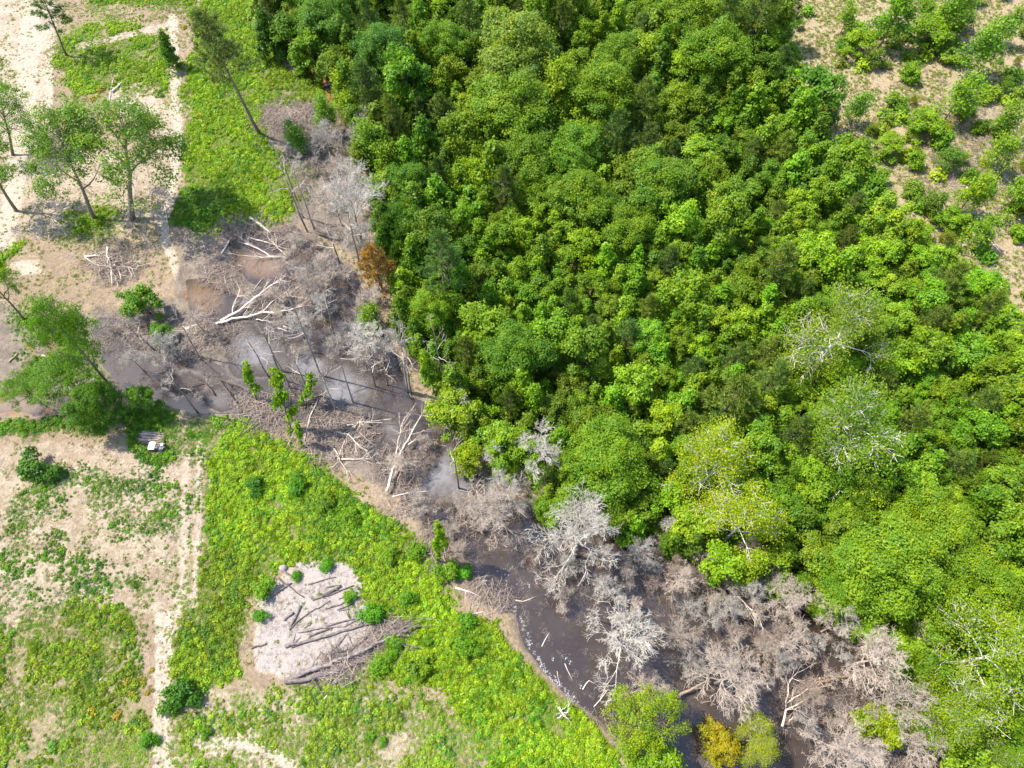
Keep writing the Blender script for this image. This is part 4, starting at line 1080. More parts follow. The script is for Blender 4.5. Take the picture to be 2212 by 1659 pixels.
for u, v, r, lab in [(705, 1218, 15, 'round green shrub at the top of the ash patch'), (755, 1290, 13, 'tiny shrub at the ash patch edge'), (805, 1325, 22, 'leafy shrub beside the charred stump'), (905, 1440, 26, 'dark round shrub on the grassy bank'), (880, 1290, 18, 'round shrub among pale gaps in the weeds'),
                     (1008, 1340, 19, 'round green shrub near the waterline mud'), (965, 1235, 24, 'shrub at the pond bank by the foam'), (820, 1440, 20, 'round shrub under the charred logs'), (850, 1390, 19, 'yellow green shrub by the bleached branches'), (924, 1385, 13, 'small round shrub on pale soil'),
                     (640, 1245, 11, 'low green shrub inside the ash patch top'), (570, 1270, 22, 'deep green shrub beside the ash patch'), (560, 1330, 14, 'dark shrub on the track side of the ash patch'), (440, 1580, 14, 'small dark shrub in pale grass'), (318, 1595, 18, 'dark green shrub beside the two-track end'),
                     (900, 1190, 20, 'leafy shrub in the upper weeds'), (840, 1200, 18, 'green shrub above the pale gap'), (640, 1050, 20, 'lime shrub in the weed belt'), (700, 1080, 20, 'round lime shrub in the middle weed belt'), (760, 1110, 18, 'bright shrub near the brush heap'),
                     (950, 1170, 20, 'tall green shrub by the waterline'), (1000, 1235, 18, 'olive shrub overhanging the dark pond'), (1005, 1395, 24, 'deep green shrub in the lush grass'), (800, 1590, 10, 'lone small shrub in pale grass'), (828, 1600, 9, 'tiny shrub beside the pale sand spot')]:
    by_px('shrub', 'shrub', u, v, r, (rs.uniform(.6, 1.0), rs.uniform(.9, 1.15), .8), lab, 'shrub')
# stems smothered in vines
for b, t, r, lab in [((628, 930), (598, 815), 17, 'vine smothered snag with two leafy arms in the pond'), ((552, 862), (530, 800), 13, 'small vine covered stump beside the flooded lobe'), ((650, 965), (640, 920), 11, 'short vine covered stump by the brush heap'),
                     ((640, 880), (672, 815), 14, 'vine draped leaning stem near the snags'), ((938, 850), (918, 780), 14, 'yellow green vine column at the forest foot'), ((945, 1215), (955, 1140), 16, 'leafy vine column on the pond bank')]:
    based_tree('vine_covered_snag', 'vine', b, t, r, (1.2, 1.2, .8), lab, 'snag', topfrac=.96, hmax=12)
for u, v, r, tint, lab in [(748, 190, 30, (1.5, 1.25, .6), 'yellow green wispy tree below the orange stream'), (752, 232, 26, (1.5, 1.25, .6), 'lower yellow green wispy tree at the marsh edge'), (800, 320, 34, (1.0, 1.05, 1.0), 'wispy green sapling beyond the small white dead tree'),
                           (830, 350, 30, (1.1, 1.1, .8), 'bright wispy sapling at the forest rim'), (775, 345, 26, (1.1, .95, 1.0), 'olive wispy sapling among the marsh twigs'), (700, 250, 26, (.9, 1.05, 1.2), 'thin green sapling among the grey marsh twigs'), (640, 300, 24, (.7, 1.0, 1.0), 'low green sapling near the foot of tall pine'),
                           (800, 680, 26, (1.2, 1.2, .8), 'lime sapling among the twiggy pond dead trees')]:
    by_px('sapling', 'sapling', u, v, r, tint, lab, 'sapling')
# living scrub at the water's edge under the white dead trees
for u, v, r, tint, lab in [(1010, 985, 34, (1.35, 1.15, .6), 'yellow green bush behind the slim white dead tree'), (1085, 970, 34, (1.0, 1.1, .8), 'green bush between the white dead trees'), (1100, 1010, 26, (1.3, 1.2, .7), 'lime bush under the white bankside dead tree'),
                           (985, 900, 26, (1.2, 1.1, .8), 'small lime tree on the bank by the snags'), (1190, 1100, 30, (1.0, 1.1, .9), 'green bush above the large grey dead tree'), (1760, 1305, 24, (1.3, 1.2, .6), 'lime bush in the brown dead thicket'), (1640, 1600, 50, (1.7, 1.2, .5), 'yellowing tree leaning over the swamp'),
                           (1560, 1610, 36, (1.9, 1.0, .6), 'sparse yellow brown tree at the swamp corner'), (2150, 1640, 50, (1.1, 1.15, .9), 'bright tree at the swamp bottom corner')]:
    by_px('bush_tree', 'broad' if r < 45 else 'dying', u, v, r, tint, lab, 'bush')

# ------------------------------------------------------------------ dead trees
GREY, BEIGE, WHITE, BROWN = (.76, .775, .755), (.86, .785, .71), (.93, .94, .90), (.58, .50, .44)
DEAD = [(762, 452, 84, WHITE, 0, 'broad grey dead tree at the forest edge above the pond'), (705, 585, 56, BEIGE, 1, 'beige dead tree standing in the upper pond'), (655, 610, 44, BEIGE, 2, 'brownish dead tree beside the silty pool'),
        (800, 655, 50, BEIGE, 3, 'twiggy beige dead tree below the rusty pine'), (795, 735, 58, WHITE, 0, 'whitish dead tree beside the leaning black trunks'), (845, 740, 44, GREY, 5, 'grey lichened dead tree close to the forest edge'), (735, 375, 42, BEIGE, 2, 'thin beige dead tree in the marshy corner'),
        (705, 300, 44, GREY, 6, 'pale grey leafless thicket tree in the marsh'), (790, 270, 30, WHITE, 4, 'small white dead tree against the forest'), (990, 875, 44, WHITE, 3, 'slim white dead tree on the forest bank'), (1068, 985, 44, WHITE, 1, 'upright white dead tree beside the lime bush'), (1158, 985, 74, WHITE, 3, 'fan shaped white dead tree on the bank'),
        (1090, 1060, 56, GREY, 4, 'grey dead tree bending over the water'), (1068, 1112, 72, BEIGE, 0, 'wide beige dead tree over the dark channel'), (1250, 1160, 104, WHITE, 0, 'largest grey white dead tree on the dark channel bank'), (1442, 1135, 36, GREY, 2, 'small grey dead tree below the bright bankside tree'),
        (1212, 1290, 36, BEIGE, 5, 'low beige dead tree in the dark water'), (1312, 1268, 46, WHITE, 3, 'white dead tree leaning out of the dark water'), (1352, 1385, 88, WHITE, 4, 'white branching dead tree with twisted forks in the water'), (1405, 1490, 58, BEIGE, 6, 'beige dead tree near the grassy point'),
        (1580, 1465, 102, BEIGE, 2, 'huge round beige dead tree in the swamp'), (1472, 1252, 52, BEIGE, 2, 'round beige dead tree above the swamp centre'), (1565, 1300, 42, GREY, 7, 'grey thin dead tree in the swamp centre'), (1625, 1275, 46, GREY, 1, 'grey dead tree by the fallen white limb'),
        (1690, 1290, 66, BEIGE, 0, 'bushy beige dead tree at the edge of the living forest'), (1712, 1385, 68, BEIGE, 6, 'dense brown beige dead tree in the mid swamp'), (1830, 1340, 46, WHITE, 5, 'white dead crown lying against the feathery tree'), (1895, 1420, 88, BEIGE, 2, 'reddish twigged dead tree above the brown leaning trunk'),
        (1940, 1515, 78, BEIGE, 4, 'tangled beige dead tree in the lower swamp'), (1830, 1615, 92, BEIGE, 0, 'wide beige dead tree at the bottom of the swamp'), (1750, 1560, 36, GREY, 5, 'small grey dead tree by the pale water patch'), (1990, 1610, 66, BEIGE, 6, 'grey beige dead tree in the swamp corner'),
        (1620, 1190, 42, BEIGE, 3, 'short beige dead tree under the yellow green tree'), (1530, 1200, 38, BEIGE, 5, 'beige dead thicket tree beside the channel'), (1385, 1190, 48, GREY, 6, 'grey dead tree next to the largest white one'), (350, 740, 44, GREY, 1, 'grey dead tree leaning in the flooded lobe'),
        (285, 775, 36, GREY, 5, 'sparse grey dead tree in the flooded lobe shallows'), (420, 690, 36, BEIGE, 7, 'dark limbed dead tree on the mud flat'), (640, 700, 40, GREY, 4, 'lichened grey dead tree by the fallen bleached tree'), (870, 1000, 40, BEIGE, 7, 'beige dead brush tree at the channel bend'),
        (910, 1090, 42, BEIGE, 1, 'low dead tree on the muddy bank'), (1660, 1400, 40, BEIGE, 2, 'small dead tree behind the huge round one'), (2050, 1460, 50, BEIGE, 6, 'brown dead tree under the silver dying tree'), (690, 660, 40, GREY, 5, 'thin grey dead tree at the pond middle'), (610, 560, 34, BEIGE, 6, 'small dead tree at the muddy pool'),
        (770, 520, 44, BEIGE, 6, 'beige dead tree below the broad grey one')]
for i, (u, v, r, col, var, lab) in enumerate(DEAD):
    bk = random.uniform(.9, 1.1); c = tuple(x * bk for x in col)
    by_px('dead_tree', 'dead', u, v, r, c, lab, 'dead tree', var=var, bark=tuple(x * .72 for x in c), zfac=random.uniform(.8, 1.0))
DMARKS = [(762, 452, 'broad grey tree'), (1250, 1160, 'largest white tree'), (1352, 1385, 'twisted white tree'), (1580, 1465, 'huge round tree'), (1830, 1615, 'wide bottom tree'), (1068, 1112, 'wide beige tree'),
          (1158, 985, 'fan shaped tree'), (560, 680, 'forked fallen tree'), (1690, 1290, 'bushy beige tree'), (1895, 1420, 'reddish dead tree'), (800, 735, 'whitish dead tree'), (735, 375, 'thin marsh tree'), (1472, 1252, 'round beige tree'), (2050, 1460, 'brown dead tree')]
rd = random.Random(31); tk = []
DZ = [(700, 310, 80, 70, 30), (725, 430, 60, 90, 34), (700, 560, 80, 60, 32), (770, 690, 60, 90, 34), (740, 500, 60, 90, 32), (1100, 1000, 50, 40, 28), (1110, 1090, 90, 50, 32), (1400, 1225, 170, 40, 40), (680, 380, 60, 60, 28),
      (1480, 1300, 200, 70, 44), (1700, 1390, 220, 90, 48), (1880, 1500, 180, 100, 48), (1620, 1330, 160, 80, 46), (1960, 1590, 180, 70, 46), (1010, 1120, 70, 50, 30), (1320, 1200, 160, 40, 36), (340, 740, 110, 60, 28), (640, 690, 70, 60, 28), (900, 1000, 50, 80, 30), (1790, 1430, 180, 80, 44), (1560, 1280, 140, 60, 42)]
for i in range(105):
    cx, cy, rx, ry, rz_ = DZ[i % len(DZ)]
    for _ in range(40):
        u, v = rd.gauss(cx, rx * .5), rd.gauss(cy, ry * .5); r_ = rz_ * rd.uniform(.65, 1.25)
        if u < 850 or v > 900:
            pass
        if all(math.hypot(u - a, v - b) > (r_ + c) * .6 for a, b, c in tk): break
    tk.append((u, v, r_)); gr = rd.random()
    bk = .75 + .4 * rd.random(); col = tuple(bk * c for c in (GREY if gr < .35 else (BEIGE if gr < .8 else BROWN)))
    e = by_px('dead_tree', 'dead', u, v, r_, col, None, 'dead tree', var=i, bark=tuple(q * .7 for q in col), zfac=rd.uniform(.6, .9))
    auto_label(e, u, v, ('low ' if r_ < 30 else 'midsize ') + ('grey' if gr < .35 else ('beige' if gr < .8 else 'brown')) + ' dead tree', 'low dead trees of the swamp', DMARKS)
settle_labels(lambda u, v: math.hypot(u - 680, v - 1340), 'log patch')
by_px('pine_tree', 'pine', 812, 575, 36, (2.6, .95, 1.6), 'rusty orange dead pine at the forest edge', 'pine')
based_tree('dead_tree', 'snag', (1766, 182), (1745, 130), 20, WHITE, 'forked bleached snag standing at the clearing edge', 'dead tree', bark=WHITE, hmax=14)

SNAGS = [((762, 868), (711, 700), 'straight brown snag at the pale water patch'), ((624, 836), (550, 687), 'thin snag near the fallen bleached tree'), ((693, 810), (612, 604), 'long thin snag in mid pond'), ((724, 880), (690, 800), 'short snag on the pond silt'),
         ((780, 582), (742, 430), 'black trunked snag beside the grey dead tree'), ((664, 500), (598, 330), 'brown leaning snag at the marsh corner'), ((682, 505), (622, 352), 'dark leaning snag behind the brown one'), ((655, 470), (590, 300), 'thinner leaning snag in the marsh group'),
         ((880, 845), (858, 700), 'dark double snag beside the lichened tree'), ((888, 850), (868, 690), 'black snag touching the forest edge'), ((810, 834), (788, 772), 'short broken snag in the pond'), ((835, 830), (826, 780), 'slim dark snag in shallow water'),
         ((990, 1053), (970, 936), 'bent brown snag in the channel'), ((963, 850), (932, 700), 'pale trunked snag under the light green tree'), ((1034, 1080), (1027, 1026), 'short black snag at the bank'), ((330, 752), (263, 697), 'dark snag leaning over the flooded lobe'), ((424, 888), (345, 780), 'grey leaning snag at the flooded lobe corner'),
         ((580, 812), (530, 725), 'dark crooked snag in pale grey water'), ((665, 850), (625, 760), 'thin dark snag between the vine stems'), ((720, 720), (700, 620), 'dark snag at the pond middle'), ((430, 772), (365, 655), 'forked dark snag beside the leaning sapling'), ((1275, 1332), (1308, 1268), 'grey trunk leaning out of dark water'),
         ((740, 585), (700, 480), 'slender snag below the broad grey tree'), ((600, 800), (566, 700), 'slight snag in grey water')]
for i, (b, t, lab) in enumerate(SNAGS):
    dk = random.uniform(.32, .6)
    based_tree('snag', 'snag', b, t, random.uniform(24, 33), (.8, .75, .7), lab, 'snag', bark=(dk, dk * .9, dk * .85), var=i)

# ------------------------------------------------------------------ logs, fallen trees and brush sticks
LOGC = [0]
def log(pts, r, label, material=None, tint=(1, 1, 1), name='log', group=None, lift=None, cat='log', stubs=0, end=.45):
    LOGC[0] += 1; rng = RS(3000 + LOGC[0])
    w = []
    for i, (u, v) in enumerate(pts):
        p = P(u, v); w.append(np.array([p.x, p.y, max(ground_z(p.x, p.y), -0.27) + r * .8 + (lift or 0)]))
    w = np.array(w); seg = np.linalg.norm(np.diff(w, axis=0), axis=1); L = seg.sum()
    n = max(4, int(L / 0.8)); cs = np.concatenate([[0], np.cumsum(seg)]); t = np.linspace(0, L, n)
    q = np.stack([np.interp(t, cs, w[:, k]) for k in range(3)], 1)
    q[1:-1] += rng.normal(0, 0.03 + 0.012 * L * .3, (n - 2, 3)) * np.array([1, 1, .3])
    tb = Tubes(); tb.add(q, r * np.linspace(1, end, n) * rng.uniform(.9, 1.1, n), 7, cap=True)
    for k in range(stubs):
        i = rng.integers(1, n - 1); a = rng.normal(0, 1, 3) * np.array([1, 1, .5]); a[2] = abs(a[2]); a = unit(a + unit(q[-1] - q[0]) * .8); l = rng.uniform(.3, .9) * min(2.5, L * .3)
        tb.add(np.array([q[i], q[i] + a * l * .5, q[i] + a * l + rng.normal(0, .1 * l, 3)]), [r * .45, r * .35, r * .15], 4)
    org = q.mean(0); tb.V = [v - org for v in tb.V]
    o = link(name, tb.mesh(name, material or M_DEAD), color=tint); o.location = org
    tag(o, label, cat, group); return o

def z2(x, y): return (532.8 + x * .1953, 1180.8 + y * .1953)
def z3(x, y): return (388.8 + x * .1953, 460.8 + y * .1953)
def z4(x, y): return (144 + x * .1302, 504 + y * .1302)
def zq(x, y): return (x / 3, 553 + y / 3)
def zm(x, y): return (737 + x / 3, 553 + y / 3)
def zbm(x, y): return (737 + x / 3, 1106 + y / 3)
def zbr(x, y): return (1474 + x / 3, 1106 + y / 3)
K = 0.0125                                       # metres of radius per zoomed unit of thickness
CH = [([(350, 350), (640, 565)], 7, 'charred pole crossing the upper ash patch', 0), ([(400, 265), (560, 370)], 9, 'blackened log beside the grey rubble lump', 1), ([(225, 590), (360, 490), (500, 405)], 11, 'curved charred log near the ash patch rim', 1),
      ([(120, 525), (280, 450)], 7, 'dark stick at the weedy rim of the ash patch', 0), ([(600, 650), (565, 760), (490, 890)], 10, 'short bowed charred log standing apart', 0), ([(520, 730), (415, 820)], 11, 'stubby burnt log with a knob end', 1),
      ([(475, 925), (610, 790), (780, 680)], 6, 'slim charred branch next to the bowed log', 0), ([(690, 915), (900, 885), (1050, 825), (1240, 800), (1330, 800)], 9, 'upper wavy charred log across the ash', 1), ([(570, 945), (900, 890), (1100, 888), (1220, 810), (1300, 740)], 8, 'lower wavy charred log crossing the first', 1),
      ([(700, 990), (950, 900)], 8, 'charred log under the wavy pair', 0), ([(430, 1105), (900, 980), (1460, 830)], 13, 'long straight charred trunk across the ash patch', 2), ([(500, 1115), (590, 1090)], 7, 'burnt stub below the long straight trunk', 0),
      ([(680, 420), (850, 375), (990, 340)], 6, 'thin charred branch at the top of ash patch', 0), ([(870, 455), (1050, 425)], 6, 'topmost stick of the charred bundle', 0), ([(840, 550), (950, 495), (1050, 440)], 13, 'thickest log of the upper charred bundle', 1), ([(730, 590), (940, 530), (1190, 430)], 8, 'longest log of the upper charred bundle', 1),
      ([(870, 685), (1000, 655), (1110, 600)], 8, 'charred log between bundle and stump', 0), ([(780, 690), (930, 600)], 5, 'thin burnt stick left of the stump side bundle', 0), ([(1000, 700), (1190, 630)], 5, 'upper thin stick beside the stump', 0), ([(1020, 712), (1150, 690)], 5, 'lower thin stick beside the stump', 0),
      ([(960, 1150), (1110, 960)], 6, 'one leg of the burnt stick triangle', 0), ([(1110, 960), (1180, 1120)], 6, 'other leg of the burnt stick triangle', 0), ([(950, 1175), (1160, 1135)], 10, 'base of the burnt stick triangle', 0),
      ([(430, 1490), (700, 1475), (900, 1400), (1150, 1330), (1300, 1290)], 19, 'lowest thick charred trunk of the log heap', 2), ([(520, 1440), (850, 1310), (1000, 1275)], 17, 'charred trunk on the upper side of the log heap', 1), ([(880, 1350), (1180, 1130), (1400, 930), (1520, 850)], 10, 'charred branch rising from the log heap', 2),
      ([(740, 1420), (1000, 1350), (1180, 1320)], 10, 'short charred log inside the log heap', 1), ([(1020, 580), (1110, 530)], 5, 'tiny burnt stick at the white ash spot', 0), ([(50, 1125), (220, 1075)], 8, 'dark log in weeds beside the ash patch', 0), ([(600, 180), (680, 240)], 6, 'small dark stick at the tip of ash patch', 0), ([(640, 900), (690, 860)], 5, 'burnt twig below the bowed log', 0)]
for pts, r, lab, st in CH:
    log([z2(*p) for p in pts], max(r * K * 1.35, .075), lab, M_CHAR, tuple((.6 + .5 * ((LOGC[0] * 37 % 11) / 10)) * c for c in (1, .95, .95)), group='charred logs on the ash patch', stubs=st, lift=.1 if r > 15 else 0)

def fallen(label, stems, mat_=None, tint=(1, 1, 1), cat='fallen tree', name='fallen_tree', lift=.15):
    """stems: [(pts, radius)], the first one is the trunk"""
    first = stems[0][0][0]; p0 = P(*first); g0 = max(ground_z(p0.x, p0.y), -.27)
    e = bpy.data.objects.new(name, None); COL.objects.link(e); e.location = (p0.x, p0.y, g0); tag(e, label, cat)
    tips = []
    for si, (pts, r) in enumerate(stems):
        LOGC[0] += 1; rng = RS(4000 + LOGC[0])
        w = []
        for i, (u, v) in enumerate(pts):
            p = P(u, v); w.append(np.array([p.x - p0.x, p.y - p0.y, r * .8 + lift + (0.35 * i if si else .12 * i)]))
        w = np.array(w); seg = np.linalg.norm(np.diff(w, axis=0), axis=1); L = seg.sum(); n = max(5, int(L / .7)); cs = np.concatenate([[0], np.cumsum(seg)]); t = np.linspace(0, L, n)
        q = np.stack([np.interp(t, cs, w[:, k]) for k in range(3)], 1); q[1:-1] += rng.normal(0, .06, (n - 2, 3))
        tb = Tubes(); tb.add(q, r * np.linspace(1, .3, n), 7, cap=True)
        for k in range(int(L * 1.2)):
            i = rng.integers(n // 3, n); ax = unit(q[min(i, n - 1)] - q[max(i - 1, 0)]); a = unit(ax * .9 + rng.normal(0, .6, 3)); a[2] = abs(a[2]) * .6; l = rng.uniform(.5, 2.2)
            tips.append((q[i], q[i] + a * l * .5, q[i] + a * l + rng.normal(0, .15, 3)))
        link('trunk' if si == 0 else 'limb', tb.mesh('fallen_stem', mat_ or M_DEAD), e, tint)
    tb = Tubes(); rng = RS(LOGC[0])
    for a, b, c in tips:
        tb.add(np.array([a, b, c]), [.045, .035, .018], 3)
        for k in range(3):
            d = c + unit(c - a + rng.normal(0, .5, 3)) * rng.uniform(.4, 1.1); tb.add(np.array([b * .4 + c * .6, d]), [.025, .014], 3)
    if tips: link('branches', tb.mesh('fallen_branches', mat_ or M_DEAD, False), e, tint)
    return e

fallen('bleached two-forked fallen tree lying across the mud flat', [([z3(400, 1220), z3(640, 1160), z3(800, 1150), z3(920, 1115), z3(1200, 1100), z3(1320, 1065)], .2),
       ([z3(450, 1190), z3(640, 1110), z3(830, 980), z3(940, 910), z3(1130, 800)], .2), ([z3(580, 1120), z3(600, 1020), z3(680, 880)], .09), ([z3(900, 1100), z3(1050, 970), z3(1200, 930)], .09), ([z3(840, 1170), z3(990, 1205)], .07)], tint=(1.2, 1.1, 1.0))
fallen('pale fallen trunk with splayed limbs beside the silty pool', [([z3(1170, 490), z3(1000, 480), z3(870, 400), z3(720, 345)], .16), ([z3(1100, 485), z3(900, 500), z3(730, 495)], .08), ([z3(1170, 465), z3(980, 285)], .09)], tint=(1.1, 1.02, .95))
fallen('long bleached trunk at the bottom of the charred log heap', [([z2(430, 1480), z2(1000, 1270), z2(1320, 1150), z2(1560, 1030), z2(1900, 880)], .30), ([z2(1320, 1150), z2(1500, 1000), z2(1720, 840)], .12), ([z2(1400, 1080), z2(1650, 1030), z2(1840, 1160)], .07), ([z2(1560, 1030), z2(1750, 900), z2(1930, 820)], .09)], M_CHAR, (1.15, 1.08, 1.05))
fallen('broken dead trunk with splayed crown propped in the channel', [([zm(300, 1540), zm(340, 1420), zm(420, 1240), zm(480, 1140), zm(545, 1030)], .2), ([zm(345, 1400), zm(380, 1200), zm(410, 1100)], .1), ([zm(420, 1240), zm(500, 1210)], .14)], tint=(1.0, .92, .85), lift=.5)
fallen('star shaped heap of bleached branches on tan soil', [([z4(310, 395), z4(680, 395)], .14), ([z4(690, 250), z4(700, 400), z4(780, 560)], .16), ([z4(770, 860), z4(770, 620), z4(850, 560)], .13), ([z4(900, 550), z4(1160, 630)], .09), ([z4(880, 560), z4(920, 820)], .1), ([z4(310, 400), z4(560, 570)], .06),
        ([z4(1150, 640), z4(1210, 560)], .07), ([z4(700, 420), z4(880, 640)], .1), ([z4(800, 700), z4(880, 880)], .07), ([z4(900, 540), z4(1130, 500)], .07), ([z4(600, 460), z4(760, 480)], .09)], tint=(1.15, 1.08, 1.0), name='branch_heap', cat='branch heap')
fallen('slender white fallen limb over the swamp water', [([zbr(630, 1390), zbr(655, 1290), zbr(740, 1240), zbr(830, 1170)], .14), ([zbr(655, 1290), zbr(660, 1130), zbr(740, 1000)], .08), ([zbr(665, 1240), zbr(770, 1160), zbr(860, 1080)], .07)], tint=(1.3, 1.15, 1.0), lift=1.0)
fallen('reddish brown leaning trunk with splintered grey end in the swamp', [([zbr(780, 1130), zbr(960, 1085), zbr(1150, 1040), zbr(1400, 970)], .17), ([zbr(880, 1090), zbr(760, 1110)], .07)], tint=(.34, .245, .19), lift=1.6)
fallen('bare trunk lying under the huge round dead tree', [([zbr(-40, 1200), zbr(60, 1140), zbr(160, 1090)], .2)], tint=(.5, .4, .34), lift=.8)
fallen('fallen white limb bridging the swamp centre', [([zbr(290, 490), zbr(380, 590), zbr(460, 680), zbr(520, 780)], .09), ([zbr(380, 590), zbr(460, 700)], .05)], tint=WHITE, lift=1.2)
fallen('dark drowned branches at the flooded lobe end', [([zq(1390, 900), zq(1330, 820), zq(1160, 860)], .12), ([zq(1540, 950), zq(1450, 850), zq(1410, 800)], .12), ([zq(1420, 800), zq(1560, 850)], .08), ([zq(1450, 860), zq(1550, 900)], .06)], tint=(.22, .17, .15), lift=.2)
fallen('white rootwad lying in the lush grass', [([(1207, 1528), (1214, 1540), (1220, 1550)], .15), ([(1214, 1540), (1228, 1538), (1226, 1529)], .06), ([(1212, 1545), (1205, 1554)], .10), ([(1209, 1532), (1200, 1526)], .06), ([(1216, 1546), (1228, 1556)], .07), ([(1212, 1536), (1222, 1524)], .05), ([(1208, 1540), (1200, 1546)], .05)], tint=(1.0, 1.02, .98), name='rootwad', cat='rootwad', lift=.35)
fallen('brown brush heap with bleached sticks on the pond bank', [([zm(0, 1320), zm(215, 1320)], .1), ([zm(-30, 1140), zm(60, 1170), zm(130, 1260)], .1), ([zm(40, 1100), zm(200, 1080)], .09), ([zm(-60, 1230), zm(40, 1400)], .08), ([zm(30, 1180), zm(-20, 1340)], .07), ([zm(150, 1050), zm(50, 1160)], .06)], tint=(1.05, .98, .9), name='branch_heap', cat='branch heap')

SL = [(z3, [(460, 450), (560, 270)], .16, 'thick bleached log standing clear on the mud', (1.1, 1.03, .97)), (z3, [(680, 285), (682, 208)], .13, 'short pale log near the weedy mud edge', (1.05, 1, .95)), (z3, [(780, 265), (960, 310), (1110, 370), (1210, 390)], .13, 'long pale log above the silty pool', (1.05, .98, .92)),
      (z3, [(780, 60), (900, 140), (1010, 225)], .26, 'grey green mossy log at the weed belt end', (.75, .78, .62)), (z3, [(70, 1290), (140, 1255), (218, 1230)], .33, 'fat pinkish sawn log on the mud flat', (1.0, .85, .78)), (z3, [(1080, 1260), (1220, 1305)], .09, 'pale stick floating by the lichened tree', (1, .95, .95)),
      (z3, [(1140, 1240), (1300, 1300)], .07, 'second pale stick floating by the lichened tree', (1, .95, .95)), (z3, [(820, 830), (920, 700)], .08, 'curved grey branch at the silty pool edge', (.9, .85, .8)), (z3, [(240, 300), (310, 470)], .05, 'thin upright pole on the mud slope', (.9, .85, .8)), (z3, [(270, 590), (300, 690), (320, 790)], .06, 'thin bent pole on the mud slope', (1, .95, .9)),
      (zq, [(1670, 1200), (1790, 1020)], .11, 'grey log lying up the bank from the weeds', (1.0, .95, .92)), (zq, [(1970, 1200), (2010, 1040), (2060, 920)], .13, 'bleached leaning pole by the short vine stump', (1.15, 1.1, 1.05)), (zq, [(1860, 1240), (1900, 1150)], .08, 'short grey stick beside the bleached leaning pole', (1, .95, .9)),
      (zq, [(270, 640), (340, 670)], .12, 'small pale log at the silty puddle', (1.1, 1.05, 1.0)), (zq, [(60, 690), (120, 630)], .16, 'brown log in the greenery near the puddle', (.6, .5, .42)), (zq, [(1420, 1100), (1460, 1040)], .06, 'grey stick in the twig litter by the lobe', (1, .95, .9)), (zq, [(1205, 480), (1290, 445)], .16, 'stout broken piece beside the pinkish log', (1.0, .88, .8)),
      (zq, [(780, 20), (600, 15)], .06, 'pale stick beyond the branch heap', (1.1, 1.05, 1)), (zm, [(330, 1560), (450, 1530), (570, 1520)], .1, 'forked bleached branch on the channel mud', (1.05, 1, .95)), (zm, [(120, 1220), (200, 1310)], .08, 'stick poking from the brush heap', (1.05, 1, .95)),
      (zbm, [(740, 490), (850, 525), (920, 560)], .14, 'pale log on the mud by the foam bank', (1.1, 1.05, 1.0)), (zbm, [(860, 660), (960, 635)], .08, 'thin log along the foam waterline', (1, .95, .9)), (zbm, [(1130, 570), (1190, 580), (1260, 545)], .09, 'brown branch lying in the dark pond', (.85, .72, .62)),
      (zbm, [(1450, 980), (1475, 1040), (1500, 1090)], .05, 'crooked twig floating on the dark pond', (1.0, .95, .95)), (zbm, [(1400, 1030), (1420, 1140)], .04, 'fine twig near the grassy bank water', (1.0, .95, .95)), (zbm, [(1640, 1260), (1690, 1200), (1730, 1150)], .06, 'pale dead branch at the end of the pond bank', (1.2, 1.1, 1.05)),
      (zbm, [(1565, 1150), (1600, 1090), (1640, 1110)], .07, 'knot of pale sticks in open dark water', (1.2, 1.1, 1.05)), (zbm, [(1300, 870), (1350, 780)], .06, 'white stick touching the pale water edge', (1.3, 1.2, 1.15)), (zbr, [(695, 1360), (722, 1325)], .09, 'short pale stick afloat in the swamp', (1.2, 1.1, 1.05)),
      (zbr, [(900, 775), (980, 740), (1060, 690)], .13, 'brown trunk under the white dead crown', (.65, .52, .45)), (zbr, [(490, 930), (560, 900), (620, 880)], .17, 'brown trunk stub beside the dense dead tree', (.6, .46, .38))]
for fz_, pts, r, lab, tint in SL:
    log([fz_(*p) for p in pts], r, lab, M_DEAD, tint, stubs=1 if r > .1 else 0, cat='log')
